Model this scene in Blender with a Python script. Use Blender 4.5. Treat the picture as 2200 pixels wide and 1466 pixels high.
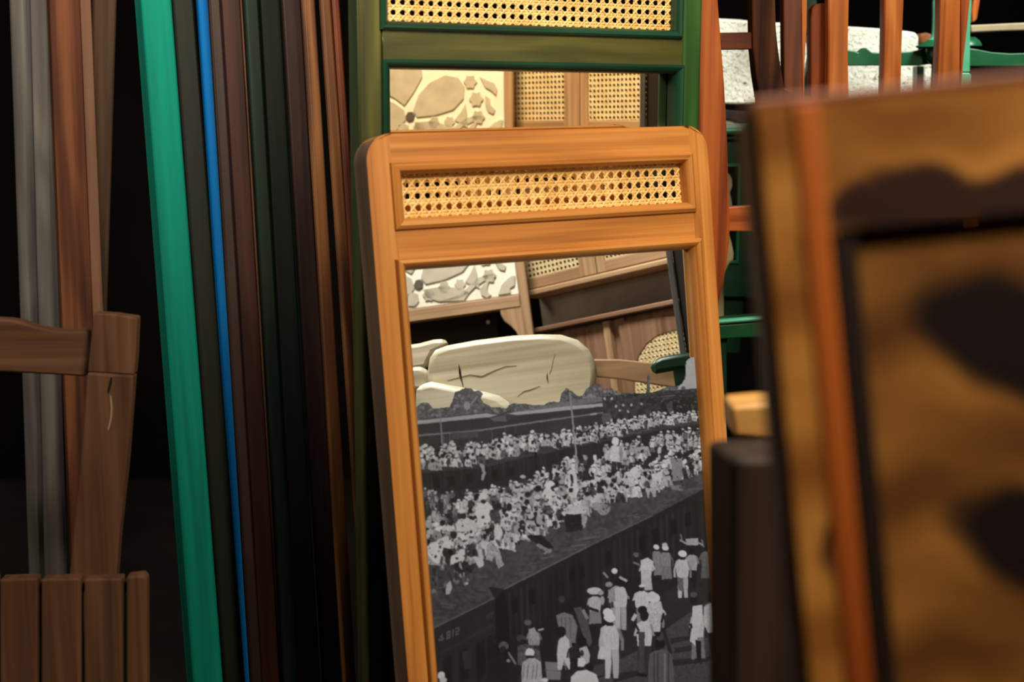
import bpy, bmesh, math, random
import numpy as np
from mathutils import Vector, Matrix
random.seed(7)
for o in list(bpy.data.objects): bpy.data.objects.remove(o, do_unlink=True)
scene = bpy.context.scene
COL = scene.collection

# ---------------------------------------------------------------- camera
PITCH = math.radians(10.0)
CAM = Vector((0.0, 0.0, 1.45))
FPX = 2200 * 50.0 / 36.0
cam_d = bpy.data.cameras.new('camera'); cam = bpy.data.objects.new('camera', cam_d); COL.objects.link(cam)
cam.location = CAM; cam.rotation_euler = (math.pi/2 - PITCH, 0, 0)
cam_d.lens = 50.0; cam_d.sensor_width = 36.0; cam_d.sensor_fit = 'HORIZONTAL'
cam_d.clip_start = 0.05; cam_d.clip_end = 60
cam_d.dof.use_dof = True; cam_d.dof.focus_distance = 2.2; cam_d.dof.aperture_fstop = 5.4
scene.camera = cam

# ---------------------------------------------------------------- view, world
scene.view_settings.view_transform = 'Standard'; scene.view_settings.look = 'None'
scene.view_settings.gamma = 1.0; scene.view_settings.use_curve_mapping = False
scene.view_settings.exposure = 0.0
w = bpy.data.worlds.new('world'); scene.world = w; w.use_nodes = True
w.node_tree.nodes['Background'].inputs[0].default_value = (0.55, 0.5, 0.45, 1)
w.node_tree.nodes['Background'].inputs[1].default_value = 0.05

# ---------------------------------------------------------------- maths
R_ = Vector((1, 0, 0)); F_ = Vector((0, math.cos(PITCH), -math.sin(PITCH)))
D_ = -Vector((0, math.sin(PITCH), math.cos(PITCH)))
def W(c):                       # camera frame (right, down, forward) -> world point
    return CAM + R_*c[0] + D_*c[1] + F_*c[2]
def WD(c): return R_*c[0] + D_*c[1] + F_*c[2]
def ray(px, py): return WD(((px-1100)/FPX, (py-733)/FPX, 1.0))
def P(px, py, Z): return CAM + ray(px, py)*Z
def to_px(p):
    q = p - CAM; z = q.dot(F_); return (1100 + FPX*q.dot(R_)/z, 733 + FPX*q.dot(D_)/z)
def hit(px, py, o, n):
    d = ray(px, py); return CAM + d*((o-CAM).dot(n)/d.dot(n))
def mirror_pt(p, o, n): return p - 2*(p-o).dot(n)*n

class Fr:
    """local frame: a to the right, b down, c out of the face"""
    def __init__(s, o, h, v):
        s.o = o; s.h = h.normalized(); v = v - s.h*v.dot(s.h); s.v = v.normalized(); s.n = -(s.h.cross(s.v))
        if s.n.dot(CAM - o) < 0: s.n = -s.n
    def pt(s, a, b, c=0.0): return s.o + s.h*a + s.v*b + s.n*c
    def ab(s, px, py, c=0.0):
        q = hit(px, py, s.o + s.n*c, s.n) - s.o
        return q.dot(s.h), q.dot(s.v)
def f_axes(o, x, y, z):
    f = Fr.__new__(Fr); f.o = Vector(o); f.h = Vector(x); f.v = Vector(y); f.n = Vector(z); return f
WORLD = f_axes((0,0,0), (1,0,0), (0,1,0), (0,0,1))

# ---------------------------------------------------------------- lights
def area(name, loc, target, size, power, color, sy=None, spread=180):
    d = bpy.data.lights.new(name, 'AREA'); d.energy = power; d.color = color
    d.shape = 'RECTANGLE'; d.size = size; d.size_y = sy or size; d.spread = math.radians(spread)
    o = bpy.data.objects.new(name, d); COL.objects.link(o); o.location = loc
    o.rotation_euler = (Vector(target) - Vector(loc)).to_track_quat('-Z', 'Y').to_euler()
    o.visible_camera = True
    return o
area('ceiling_lamp', (1.05, -0.2, 2.95), (0.3, 1.8, 1.15), 0.6, 24, (1.0, 0.84, 0.60), spread=95)    # warm lamp over the aisle, behind and right of the viewer
area('board_fill', (0.0, 0.1, 2.9), (-0.45, 2.1, 2.05), 0.4, 11, (1.0, 0.88, 0.72), spread=50)       # added unseen light, narrowed to brighten the upper boards on the left
area('aisle_fill', (0.35, 1.25, 2.95), (1.45, 0.95, 1.2), 0.5, 27, (1.0, 0.92, 0.78), spread=110)     # unseen light added to brighten the furniture opposite the mirrors
area('side_fill', (-2.3, 1.25, 2.0), (-0.2, 1.65, 1.1), 0.5, 13, (1.0, 0.84, 0.66))           # unseen light added for the left-facing sides of mirror and boards
area('back_room_daylight', (1.25, 2.6, 2.6), (0.95, 3.3, 1.65), 0.5, 18, (0.95, 1.0, 0.93), spread=120)  # added cool area light, standing in for daylight on the white wall

# ---------------------------------------------------------------- materials
def lin(c):
    return tuple(((x/255)/12.92 if x/255 <= 0.04045 else ((x/255+0.055)/1.055)**2.4) for x in c)
def _mat(name):
    m = bpy.data.materials.new(name); m.use_nodes = True
    nt = m.node_tree; b = nt.nodes['Principled BSDF']; return m, nt, b
def _ramp(nt, stops):
    r = nt.nodes.new('ShaderNodeValToRGB'); e = r.color_ramp.elements
    while len(e) > 1: e.remove(e[0])
    e[0].position = stops[0][0]; e[0].color = (*lin(stops[0][1]), 1)
    for p, c in stops[1:]:
        q = e.new(p); q.color = (*lin(c), 1)
    return r
def wood(name, dark, mid, light, rough=0.45, figure=1.0, scale=1.0, spec=0.4, bump=0.08, coat=0.0, sx=60):
    """grain runs along y of the 'gp' attribute (metres)"""
    m, nt, b = _mat(name); N = nt.nodes.new; L = nt.links.new
    at = N('ShaderNodeAttribute'); at.attribute_name = 'gp'
    mp = N('ShaderNodeMapping'); mp.inputs['Scale'].default_value = (sx*scale, 1.6*scale, sx*scale)
    L(at.outputs['Vector'], mp.inputs[0])
    n1 = N('ShaderNodeTexNoise'); n1.inputs['Scale'].default_value = 1.0; n1.inputs['Detail'].default_value = 6; n1.inputs['Distortion'].default_value = 0.6
    L(mp.outputs[0], n1.inputs['Vector'])
    mp2 = N('ShaderNodeMapping'); mp2.inputs['Scale'].default_value = (9*scale, 1.1*scale, 9*scale)
    L(at.outputs['Vector'], mp2.inputs[0])
    wv = N('ShaderNodeTexNoise'); wv.inputs['Scale'].default_value = 1.3; wv.inputs['Detail'].default_value = 2; wv.inputs['Distortion'].default_value = 0.4
    L(mp2.outputs[0], wv.inputs['Vector'])
    mul = N('ShaderNodeMath'); mul.operation = 'MULTIPLY'; mul.inputs[1].default_value = 9.0; L(wv.outputs[0], mul.inputs[0])
    sn = N('ShaderNodeMath'); sn.operation = 'SINE'
    m3 = N('ShaderNodeMath'); m3.operation = 'MULTIPLY'; m3.inputs[1].default_value = 3.2; L(mul.outputs[0], m3.inputs[0]); L(m3.outputs[0], sn.inputs[0])
    a1 = N('ShaderNodeMath'); a1.operation = 'MULTIPLY_ADD'; a1.inputs[1].default_value = 0.13*figure; L(sn.outputs[0], a1.inputs[0]); L(n1.outputs[0], a1.inputs[2])
    r = _ramp(nt, [(0.25, dark), (0.5, mid), (0.75, light)]); L(a1.outputs[0], r.inputs[0])
    L(r.outputs[0], b.inputs['Base Color'])
    b.inputs['Roughness'].default_value = rough; b.inputs['Specular IOR Level'].default_value = spec
    if coat: b.inputs['Coat Weight'].default_value = coat; b.inputs['Coat Roughness'].default_value = 0.25
    bp = N('ShaderNodeBump'); bp.inputs['Strength'].default_value = bump; bp.inputs['Distance'].default_value = 0.002
    L(n1.outputs[0], bp.inputs['Height']); L(bp.outputs[0], b.inputs['Normal'])
    return m
def plain(name, c, rough=0.6, c2=None, nscale=20, bump=0.0, bscale=80, metal=0.0, spec=0.4, bd=0.003):
    m, nt, b = _mat(name); N = nt.nodes.new; L = nt.links.new
    b.inputs['Base Color'].default_value = (*lin(c), 1)
    b.inputs['Roughness'].default_value = rough; b.inputs['Metallic'].default_value = metal
    b.inputs['Specular IOR Level'].default_value = spec
    tc = N('ShaderNodeTexCoord')
    if c2:
        n = N('ShaderNodeTexNoise'); n.inputs['Scale'].default_value = nscale; n.inputs['Detail'].default_value = 5
        L(tc.outputs['Object'], n.inputs['Vector'])
        r = _ramp(nt, [(0.35, c), (0.68, c2)]); L(n.outputs[0], r.inputs[0]); L(r.outputs[0], b.inputs['Base Color'])
    if bump:
        n2 = N('ShaderNodeTexNoise'); n2.inputs['Scale'].default_value = bscale; n2.inputs['Detail'].default_value = 4
        L(tc.outputs['Object'], n2.inputs['Vector'])
        bp = N('ShaderNodeBump'); bp.inputs['Strength'].default_value = bump; bp.inputs['Distance'].default_value = bd
        L(n2.outputs[0], bp.inputs['Height']); L(bp.outputs[0], b.inputs['Normal'])
    return m
def mirror_mat(name, tint, rough=0.0):
    m, nt, b = _mat(name); b.inputs['Base Color'].default_value = (*tint, 1); b.inputs['Metallic'].default_value = 1.0
    b.inputs['Roughness'].default_value = rough
    return m

# ---------------------------------------------------------------- mesh building
class MB:
    def __init__(s, fr=None, refl=None): s.v = []; s.f = []; s.g = []; s.fr = fr or WORLD; s.refl = refl
    def add(s, p, g=None):
        """p local; g grain coords (across, along, depth)"""
        s.v.append(s.fr.pt(*p)); s.g.append(g if g is not None else p); return len(s.v)-1
    def gax(s, p, along):      # along: 0 a, 1 b, 2 c
        if along == 1: return (p[0], p[1], p[2])
        if along == 0: return (p[1], p[0], p[2])
        return (p[0], p[2], p[1])
    def hexa(s, ps, along=1):   # 8 points: 4 of one face, 4 of the other
        i = [s.add(p, s.gax(p, along)) for p in ps]
        for q in ((0,1,2,3), (7,6,5,4), (0,4,5,1), (1,5,6,2), (2,6,7,3), (3,7,4,0)): s.f.append([i[k] for k in q])
    def box(s, a0, a1, b0, b1, c0, c1, along=1):
        s.hexa([(a0,b0,c0),(a1,b0,c0),(a1,b1,c0),(a0,b1,c0),(a0,b0,c1),(a1,b0,c1),(a1,b1,c1),(a0,b1,c1)], along)
    def prism(s, pts, c0, c1, along=1, off=(0,0,0)):
        n = len(pts)
        def gg(p): q = s.gax(p, along); return (q[0]+off[0], q[1]+off[1], q[2]+off[2])
        i0 = [s.add((a,b,c0), gg((a,b,c0))) for a,b in pts]; i1 = [s.add((a,b,c1), gg((a,b,c1))) for a,b in pts]
        s.f.append(i0[::-1]); s.f.append(i1)
        for k in range(n):
            j = (k+1) % n; s.f.append([i0[k], i0[j], i1[j], i1[k]])
    def sweep_rect(s, a0, a1, b0, b1, prof):
        """moulding round a rectangle; prof: (inward offset, c) closed"""
        n = len(prof); rows = []
        for (ax, bx, sa, sb) in ((a0,b0,1,1), (a1,b0,-1,1), (a1,b1,-1,-1), (a0,b1,1,-1)):
            rows.append([(ax+sa*p, bx+sb*p, c) for p, c in prof])
        for k in range(4):
            A = rows[k]; B = rows[(k+1) % 4]; al = 0 if k % 2 == 0 else 1
            ia = [s.add(p, s.gax(p, al)) for p in A]; ib = [s.add(p, s.gax(p, al)) for p in B]
            for j in range(n):
                jj = (j+1) % n; s.f.append([ia[j], ia[jj], ib[jj], ib[j]])
    def loft(s, rings, along_scale=1.0, cap=True):
        """rings: lists of equal length of local points"""
        idx = []; L = 0.0; prev = None
        for r in rings:
            c = Vector((0,0,0))
            for p in r: c += Vector(p)
            c /= len(r)
            if prev is not None: L += (c-prev).length
            prev = c
            idx.append([s.add(p, (p[0]-c[0], L, p[1]-c[1]+p[2]-c[2])) for p in r])
        n = len(rings[0])
        for k in range(len(rings)-1):
            for j in range(n):
                jj = (j+1) % n; s.f.append([idx[k][j], idx[k][jj], idx[k+1][jj], idx[k+1][j]])
        if cap: s.f.append(idx[0][::-1]); s.f.append(idx[-1])
    def build(s, name, mat, parent=None, bevel=0.0, seg=2, smooth=True, base=None, bsel=None):
        vs = s.v
        if s.refl: vs = [mirror_pt(p, s.refl[0], s.refl[1]) for p in vs]
        b = base if base is not None else (Vector(parent.location) if parent and 'root_base' in parent else (Vector(parent['wb']) if parent and 'wb' in parent else Vector((0,0,0))))
        me = bpy.data.meshes.new(name); me.from_pydata([tuple(p-b) for p in vs], [], s.f); me.validate()
        bm = bmesh.new(); bm.from_mesh(me); bmesh.ops.recalc_face_normals(bm, faces=bm.faces); bm.to_mesh(me); bm.free()
        if len(me.vertices) == len(s.g):
            at = me.attributes.new('gp', 'FLOAT_VECTOR', 'POINT'); at.data.foreach_set('vector', np.array(s.g, dtype=np.float32).ravel())
        me.materials.append(mat)
        o = bpy.data.objects.new(name, me); COL.objects.link(o)
        if parent is not None: o.parent = parent
        if base is not None and parent is None: o.location = base
        if bevel and bsel:
            wt = me.attributes.new('bevel_weight_edge', 'FLOAT', 'EDGE'); fr = s.fr
            def loc(p): q = p+b-fr.o; return (q.dot(fr.h), q.dot(fr.v), q.dot(fr.n))
            for e in me.edges: wt.data[e.index].value = 1.0 if bsel(loc(me.vertices[e.vertices[0]].co), loc(me.vertices[e.vertices[1]].co)) else 0.0
            md = o.modifiers.new('bevel', 'BEVEL'); md.width = bevel; md.segments = seg; md.limit_method = 'WEIGHT'
        elif bevel:
            md = o.modifiers.new('bevel', 'BEVEL'); md.width = bevel; md.segments = seg; md.limit_method = 'ANGLE'; md.angle_limit = math.radians(35)
        if smooth:
            for p in me.polygons: p.use_smooth = True
            md = o.modifiers.new('wn', 'WEIGHTED_NORMAL'); md.keep_sharp = True
            try: me.set_sharp_from_angle(angle=math.radians(40))
            except Exception: pass
        return o
def thing(name, label, cat, base, group=None):
    o = bpy.data.objects.new(name, None); COL.objects.link(o); o.location = base; o.empty_display_size = 0.05
    o['label'] = label; o['category'] = cat; o['root_base'] = 1
    if group: o['group'] = group
    return o
def sub(o, parent):            # a part that has sub-parts: its children are built in the same offset
    o['wb'] = tuple(parent.location); return o
def struct(o): o['kind'] = 'structure'; return o

def cane(fr, a0, a1, b0, b1, c, pitch, name, mat, parent, refl=None, sw=0.30, diag=True):
    """woven cane: paired uprights and cross strands plus both diagonals, holes left open"""
    m = MB(fr, refl); t = pitch*0.055
    def strand(p, q, w, lift, ph, per):
        p = Vector(p); q = Vector(q); d = (q-p); L = d.length
        if L < pitch*0.2: return
        d /= L; sd = Vector((-d[1], d[0])); n = max(2, int(L/(per*0.5))+1) if per else 2
        ids = []
        for k in range(n+1):
            x = p + d*(L*k/n); cc = c + lift + (t*0.7*(1 if (k+ph) % 2 == 0 else -1) if per else 0)
            u = x - sd*w/2; v = x + sd*w/2
            ids.append((m.add((u[0],u[1],cc-t*0.2)), m.add((x[0],x[1],cc+t*0.5)), m.add((v[0],v[1],cc-t*0.2))))
        for k in range(n):
            A = ids[k]; B = ids[k+1]
            m.f.append([A[0],A[1],B[1],B[0]]); m.f.append([A[1],A[2],B[2],B[1]])
    wd = pitch*sw*0.5
    nx = int(round((a1-a0)/pitch)); ny = int(round((b1-b0)/pitch)); nx = max(nx,1); ny = max(ny,1)
    px_ = (a1-a0)/nx; py_ = (b1-b0)/ny
    for i in range(nx+1):
        x = a0 + i*px_
        for sgn in (-1, 1):
            xx = x + sgn*wd*0.62
            if a0 <= xx <= a1: strand((xx, b0), (xx, b1), wd, 0, (i+(sgn > 0)) % 2, py_)
    for j in range(ny+1):
        y = b0 + j*py_
        for sgn in (-1, 1):
            yy = y + sgn*wd*0.62
            if b0 <= yy <= b1: strand((a0, yy), (a1, yy), wd, t*0.6, (j+(sgn > 0)) % 2, px_)
    if diag:
        for k in range(-ny-1, nx+1):
            for sg in (0, 1):
                # line x = (k+.5)+t, y = t (or ny-t): clip to the sheet, in cells
                t0 = max(0.0, -(k+.5)); t1 = min(float(ny), nx-(k+.5))
                if t1-t0 < .3: continue
                ya, yb = (t0, t1) if sg == 0 else (ny-t0, ny-t1)
                strand((a0+(k+.5+t0)*px_, b0+ya*py_), (a0+(k+.5+t1)*px_, b0+yb*py_), pitch*0.15, t*(1.5+.5*sg), 0, 0)
    return m.build(name, mat, parent, smooth=False)
# ---------------------------------------------------------------- picture on the photo print (grey values, drawn shape by shape)
PX0, PY0, PX1, PY1 = 868, 750, 1566, 1640
SS = 2
def draw_print():
    rng = np.random.RandomState(11); rnd = random.Random(5)
    H = (PY1-PY0)*SS; Wd = (PX1-PX0)*SS
    G = np.full((H, Wd), 44.0); A = np.zeros((H, Wd), bool)
    def fnoise(sc, seed):
        r = np.random.RandomState(seed); h = H//sc+2; w_ = Wd//sc+2; g = r.rand(h, w_)
        yy = np.arange(H)/sc; xx = np.arange(Wd)/sc; y0 = yy.astype(int); x0 = xx.astype(int)
        fy = (yy-y0)[:, None]; fx = (xx-x0)[None, :]
        return (g[y0][:, x0]*(1-fy)*(1-fx)+g[y0+1][:, x0]*fy*(1-fx)+g[y0][:, x0+1]*(1-fy)*fx+g[y0+1][:, x0+1]*fy*fx)
    N4 = fnoise(5, 1); N10 = fnoise(12, 2); N30 = fnoise(60, 3)
    def mask(pts):
        p = [((x-PX0)*SS, (y-PY0)*SS) for x, y in pts]
        xs = [q[0] for q in p]; ys = [q[1] for q in p]
        x0 = max(int(min(xs)), 0); x1 = min(int(max(xs))+2, Wd); y0 = max(int(min(ys)), 0); y1 = min(int(max(ys))+2, H)
        if x1 <= x0 or y1 <= y0: return None
        X = np.arange(x0, x1)[None, :]+0.5; Y = np.arange(y0, y1)[:, None]+0.5
        m = np.zeros((y1-y0, x1-x0), bool)
        for i in range(len(p)):
            (ax, ay), (bx, by) = p[i], p[(i+1) % len(p)]
            if ay == by: continue
            c = ((ay > Y) != (by > Y)); xi = (bx-ax)*(Y-ay)/(by-ay)+ax
            m ^= (c & (X < xi))
        return m, (slice(y0, y1), slice(x0, x1))
    def poly(pts, v, nz=0.0, n=None):
        r = mask(pts)
        if r is None: return
        m, s = r; val = v + (0 if not nz else nz*((N4 if n is None else n)[s]-0.5)*2)
        G[s] = np.where(m, val, G[s])
    def line(x0, y0, x1, y1, w_, v, nz=0):
        d = math.hypot(x1-x0, y1-y0) or 1; nx = -(y1-y0)/d*w_/2; ny = (x1-x0)/d*w_/2
        poly([(x0+nx, y0+ny), (x1+nx, y1+ny), (x1-nx, y1-ny), (x0-nx, y0-ny)], v, nz)
    def ell(cx, cy, rx, ry, v, nz=0, rot=0, k=14):
        c, s = math.cos(rot), math.sin(rot)
        poly([(cx+rx*math.cos(t)*c-ry*math.sin(t)*s, cy+rx*math.cos(t)*s+ry*math.sin(t)*c) for t in [2*math.pi*i/k for i in range(k)]], v, nz)
    def lerp(tab, x):
        if x <= tab[0][0]: return tab[0][1]
        for (a, b), (c, d) in zip(tab, tab[1:]):
            if x <= c: return b+(d-b)*(x-a)/(c-a)
        return tab[-1][1]
    # outline of the cut-out: tree tops against the glass
    sky = [(868,874),(896,874),(904,866),(914,864),(922,866),(930,877),(950,876),(966,874),(971,864),(975,852),(977,842),(988,838),(1000,832),(1012,833),
           (1020,840),(1028,837),(1038,845),(1034,856),(1040,866),(1048,868),(1056,874),(1074,875),(1089,877),(1096,868),(1104,866),(1130,867),(1150,869),(1168,870),(1180,863),(1190,862),(1203,863),
           (1206,846),(1213,839),(1217,832),(1225,838),(1229,839),(1236,846),(1245,851),(1253,848),(1260,835),(1274,826),(1284,825),(1293,826),(1296,838),(1306,834),(1314,833),(1328,842),(1345,843),(1360,842),(1375,845),
           (1389,845),(1391,808),(1394,804),(1397,808),(1396,843),(1405,842),(1423,835),(1436,829),(1446,829),(1458,828),(1465,824),(1471,813),(1472,795),(1474,775),(1484,767),(1497,766),(1520,766)]
    pts = sky+[(PX1+4, 766), (PX1+4, PY1+4), (868, PY1+4)]
    m, s = mask(pts); A[s] |= m
    # trees
    poly(sky+[(1520,900),(868,930)], 88, 22); 
    poly([(1465,824),(1474,775),(1484,767),(1580,766),(1580,832),(1440,842)], 150, 5)
    for i in range(330):
        x = rnd.uniform(870, 1505); yt = lerp(sky, x); y = rnd.uniform(yt, max(yt+4, lerp([(880,905),(1090,886),(1300,852),(1400,850),(1500,836)], x)))
        if x > 1440 and y < 832: continue
        ell(x, y, rnd.uniform(2, 5), rnd.uniform(2, 4), rnd.choice([66, 72, 80, 95, 108, 120]), 12)
    ell(1003,872,7,9,132,6); line(1012,868,1026,850,3,128); ell(980,872,6,2.5,120)
    # sheds
    poly([(868,905),(1043,886),(1075,890),(1098,880),(1098,890),(1240,868),(1296,850),(1300,900),(868,950)], 58, 5)
    poly([(1075,892),(1196,866),(1292,852),(1300,862),(1200,877),(1089,890)], 102, 8)
    poly([(868,914),(899,903.5),(1043.7,888),(1070,892),(1050,896.5),(899.6,911.6),(868,916)], 150, 4)
    poly([(1049,900),(1086,892),(1088,906),(1072,908)], 88, 6)
    poly([(1088.7,888.5),(1200,875),(1305,865.5),(1316,868.5),(1306,872),(1200,883.5),(1112,892)], 152, 5)
    poly([(868,920),(899.6,911.6),(1050,896.5),(1060,905),(1089,906),(1112,892),(1200,883.5),(1300,873),(1330,960),(868,1000)], 50, 5)
    for x in (977, 1014, 1130, 1160, 1190): line(x, lerp([(900,913),(1050,898),(1110,893),(1300,873)], x), x+1, lerp([(900,935),(1240,894)], x), 1.2, 40)
    poly([(868,936),(901,934),(1027,923.5),(1158,904),(1240,893),(1345,878),(1345,880.5),(1240,896),(1158,907.5),(1027,927),(901,937.5),(868,940)], 112, 8)
    poly([(1268,888.5),(1282,886.5),(1282,890.5),(1268,892.5)], 150)
    for x, v in ((905,62),(953,75),(960,66),(966,80),(1008,70),(1056,74),(1085,70),(1108,66)): line(x, lerp([(900,940),(1240,898)], x)+2, x+1, lerp([(900,968),(1240,925)], x), 3, v, 8)
    poly([(968,930),(1026,926),(1028,940),(972,944)], 66, 6)
    line(1073,943,1174,931,2.5,108,10)
    # right-hand shade
    poly([(1293,853),(1400,842),(1580,828),(1580,910),(1400,930),(1300,935)], 50, 16, N10)
    poly([(1398,852),(1580,830),(1580,838),(1398,857)], 40); line(1398,854,1450,850,2,92)
    poly([(1415,860),(1580,843),(1580,900),(1430,900)], 34, 6); poly([(1430,868),(1444,862),(1446,892),(1436,896)], 70, 12)
    poly([(1293,888),(1312,886),(1316,930),(1298,935)], 78, 10)
    for i in range(160):
        x = rnd.uniform(1296, 1500); y = rnd.uniform(846, 900)-(x-1296)*0.05
        ell(x, y, rnd.uniform(1.5, 3.5), rnd.uniform(1, 3), rnd.choice([38, 45, 58, 66, 74]), 8)
    for x, y in ((1299,857),(1314,857),(1323,873),(1339,871),(1356,870),(1378,868),(1331,882),(1349,884)): ell(x, y, 2.4, 3, 158)
    # lamp posts
    line(944,876,951,962,2.6,112); 
    line(1224,842,1241,1010,3.6,128)
    for dx, dy in ((-9,2),(-4,-2),(3,-2),(9,2)): ell(1224+dx, 842+dy, 2.4, 2.4, 60)
    line(1214,843,1234,841,1.5,58)
    # people
    W_ = [196, 188, 178, 170, 160, 150, 140, 124, 100, 84]
    def body(x, y, h, v=None, sit=False, tilt=0.0, turban=None):
        v = v if v is not None else rnd.choice(W_); hw = h*(0.23 if not sit else 0.34)*rnd.uniform(.85, 1.2)
        hr = h*(0.088 if not sit else 0.14); t = tilt*h
        if not sit:
            poly([(x-hw*.55, y-h*.42), (x-hw*.62, y), (x-hw*.15, y), (x, y-h*.36), (x+hw*.2, y), (x+hw*.62, y), (x+hw*.6, y-h*.42)], v*rnd.choice([.25,.5,.85,.95]), 8)
            poly([(x-hw*.55+t, y-h*.8), (x+hw*.55+t, y-h*.8), (x+hw*.85+t*.6, y-h*.6), (x+hw*.65, y-h*.36), (x-hw*.65, y-h*.36), (x-hw*.85+t*.6, y-h*.6)], v, 16)
            poly([(x+hw*.25+t, y-h*.78), (x+hw*.55+t, y-h*.78), (x+hw*.7, y-h*.38), (x+hw*.3, y-h*.38)], v*.72, 12)
            poly([(x-hw*.85+t, y-h*.72), (x-hw*.6+t, y-h*.72), (x-hw*.75, y-h*.42), (x-hw*1.0, y-h*.42)], v*.85)
            cx, cy = x+t, y-h*.88
        else:
            poly([(x-hw*.6+t, y-h*.7), (x+hw*.5+t, y-h*.7), (x+hw, y-h*.3), (x+hw*1.15, y-h*.03), (x+hw*.2, y), (x-hw*.9, y-h*.05), (x-hw, y-h*.35)], v, 18)
            poly([(x+hw*.1, y-h*.42), (x+hw*.8, y-h*.36), (x+hw*.7, y-h*.02), (x+hw*.3, y-h*.05)], v*rnd.choice([.45,.6,.8]), 10)
            if rnd.random() < .5: ell(x-hw*.3, y-h*.3, hw*.25, h*.16, v*.5)
            if rnd.random() < .5: line(x+hw*.3, y-h*.1, x+hw*1.2, y+h*.06, h*.09, v*.85)
            cx, cy = x+t, y-h*.82
        ell(cx, cy, hr, hr*1.15, rnd.choice([34, 42, 50]))
        if turban is None: turban = rnd.random() < .62
        if turban: ell(cx+hr*rnd.uniform(-.3,.3), cy-hr*.55, hr*1.25, hr*.95, min(200, v*1.03)if v > 120 else 165, 6, rnd.uniform(-.4,.4))
        else: ell(cx, cy-hr*.4, hr*1.05, hr*.85, 32)
    def crowd(n, x0, x1, top, bot, hA, hB, sit=.8, rest=0, dark=.12):
        L = []
        for i in range(n):
            x = rnd.uniform(x0, x1); a = lerp(top, x); b = lerp(bot, x); L.append((x, a+(b-a)*rnd.random()))
        L.sort(key=lambda q: q[1]-lerp(bot, q[0]))
        for x, y in L:
            h = hA+(hB-hA)*(x-x0)/(x1-x0)
            v = rnd.choice(W_[:7]) if rnd.random() > dark else rnd.choice([60, 75, 90, 46])
            body(x, y, h*rnd.uniform(.85, 1.15), v, rnd.random() < sit, rnd.uniform(-.08,.08))
            if rnd.random() < .22: ell(x+rnd.uniform(-5,5), y-h*.3, h*.12, h*.16, rnd.choice([30, 40]))
    # far train: roof, side
    poly([(868,1010),(900,1018),(1060,1000),(1180,972),(1300,948),(1400,925),(1580,898),(1580,1000),(1400,985),(1300,1000),(1100,1045),(868,1100)], 38, 4)
    poly([(868,985),(1040,960),(1180,945),(1300,925),(1400,905),(1580,880),(1580,898),(1400,928),(1300,948),(1180,972),(1040,1004),(868,1020)], 56, 10)
    for x in range(900, 1520, 9): line(x, lerp([(900,1024),(1300,956),(1500,915)], x), x+1.5, lerp([(900,1056),(1300,990),(1500,945)], x), 2, rnd.choice([30, 33, 46, 50]))
    for x in (930, 962, 1000, 1055, 1090): poly([(x,1030-(x-930)*.15),(x+14,1027-(x-930)*.15),(x+15,1048-(x-930)*.15),(x+1,1050-(x-930)*.15)], 27)
    line(1325,938,1400,922,3,78,12); line(1060,985,1150,968,4,64,10)
    poly([(1148,960),(1152,959),(1154,1010),(1150,1010)], 24)
    crowd(330, 896, 1530, [(900,985),(1040,962),(1180,944),(1300,925),(1400,903),(1505,896)], [(900,1016),(1040,998),(1180,966),(1300,948),(1400,918),(1505,908)], 26, 15, .85, dark=.22)
    poly([(1031,993),(1040,998),(1043,1015),(1040,1030),(1035,1032),(1036,1015)], 142, 8); ell(1034,992,3.5,3.5,44); line(1025,993,1032,998,2,130)
    # middle ground
    poly([(868,1070),(1100,1040),(1230,1010),(1240,1020),(1230,1150),(868,1300)], 46, 8, N10)
    for i in range(85):
        x = rnd.uniform(892, 1060); y = rnd.uniform(1052, 1140)
        if y < 1060+(1060-x)*0.05: continue
        body(x, y+8, rnd.uniform(24, 32), rnd.choice([60, 90, 110, 130, 150, 160]), False)
    poly([(966,1118),(985,1108),(982,1146),(960,1150)], 70, 8)
    # near train roofs and sides
    roofB = [(1003,1262),(1020,1215),(1130,1150),(1250,1105),(1400,1050),(1580,990),(1580,1016),(1402,1106),(1260,1175),(1083,1266),(1060,1262)]
    poly([(868,1200),(1010,1240),(1085,1264),(1260,1176),(1402,1108),(1580,1016),(1580,1420),(868,1500)], 34, 3)
    poly(roofB, 66, 12, N10)
    for i in range(40):
        x = rnd.uniform(1090, 1480); y = lerp([(1083,1255),(1260,1165),(1402,1098),(1510,1044)], x)-rnd.uniform(3, 26)*(1-(x-1090)/600)
        L = rnd.uniform(12, 34); line(x, y, x+L, y-L*.12+rnd.uniform(-3,3), rnd.uniform(1.5, 4), rnd.choice([82, 92, 78, 56, 50]), 6)
    line(1083, 1266, 1260, 1176, 3.2, 92, 8); line(1260, 1176, 1402, 1108, 3.0, 82, 8); line(1402, 1108, 1510, 1050, 2.4, 64, 6)
    poly([(1083,1268),(1260,1178),(1402,1110),(1580,1018),(1580,1230),(1230,1420),(1100,1420)], 33, 3)
    for i in range(34):
        x = 1092+i*12.5; yt = lerp([(1083,1272),(1260,1182),(1402,1114),(1510,1058)], x); v = rnd.choice([40, 38, 44, 29])
        poly([(x, yt+8), (x+5, yt+5), (x+8, yt+105), (x+3, yt+110)], v, 3)
    for x in (1098, 1135, 1222, 1243, 1300, 1372, 1402, 1440, 1470):
        yt = lerp([(1083,1272),(1260,1182),(1402,1114),(1510,1058)], x)+26; poly([(x, yt), (x+13, yt-7), (x+15, yt+24), (x+2, yt+31)], 24, 1)
    poly([(868,1215),(915,1205),(960,1212),(1010,1225),(1043,1250),(1063,1286),(930,1349),(868,1378)], 64, 12, N10)
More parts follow.
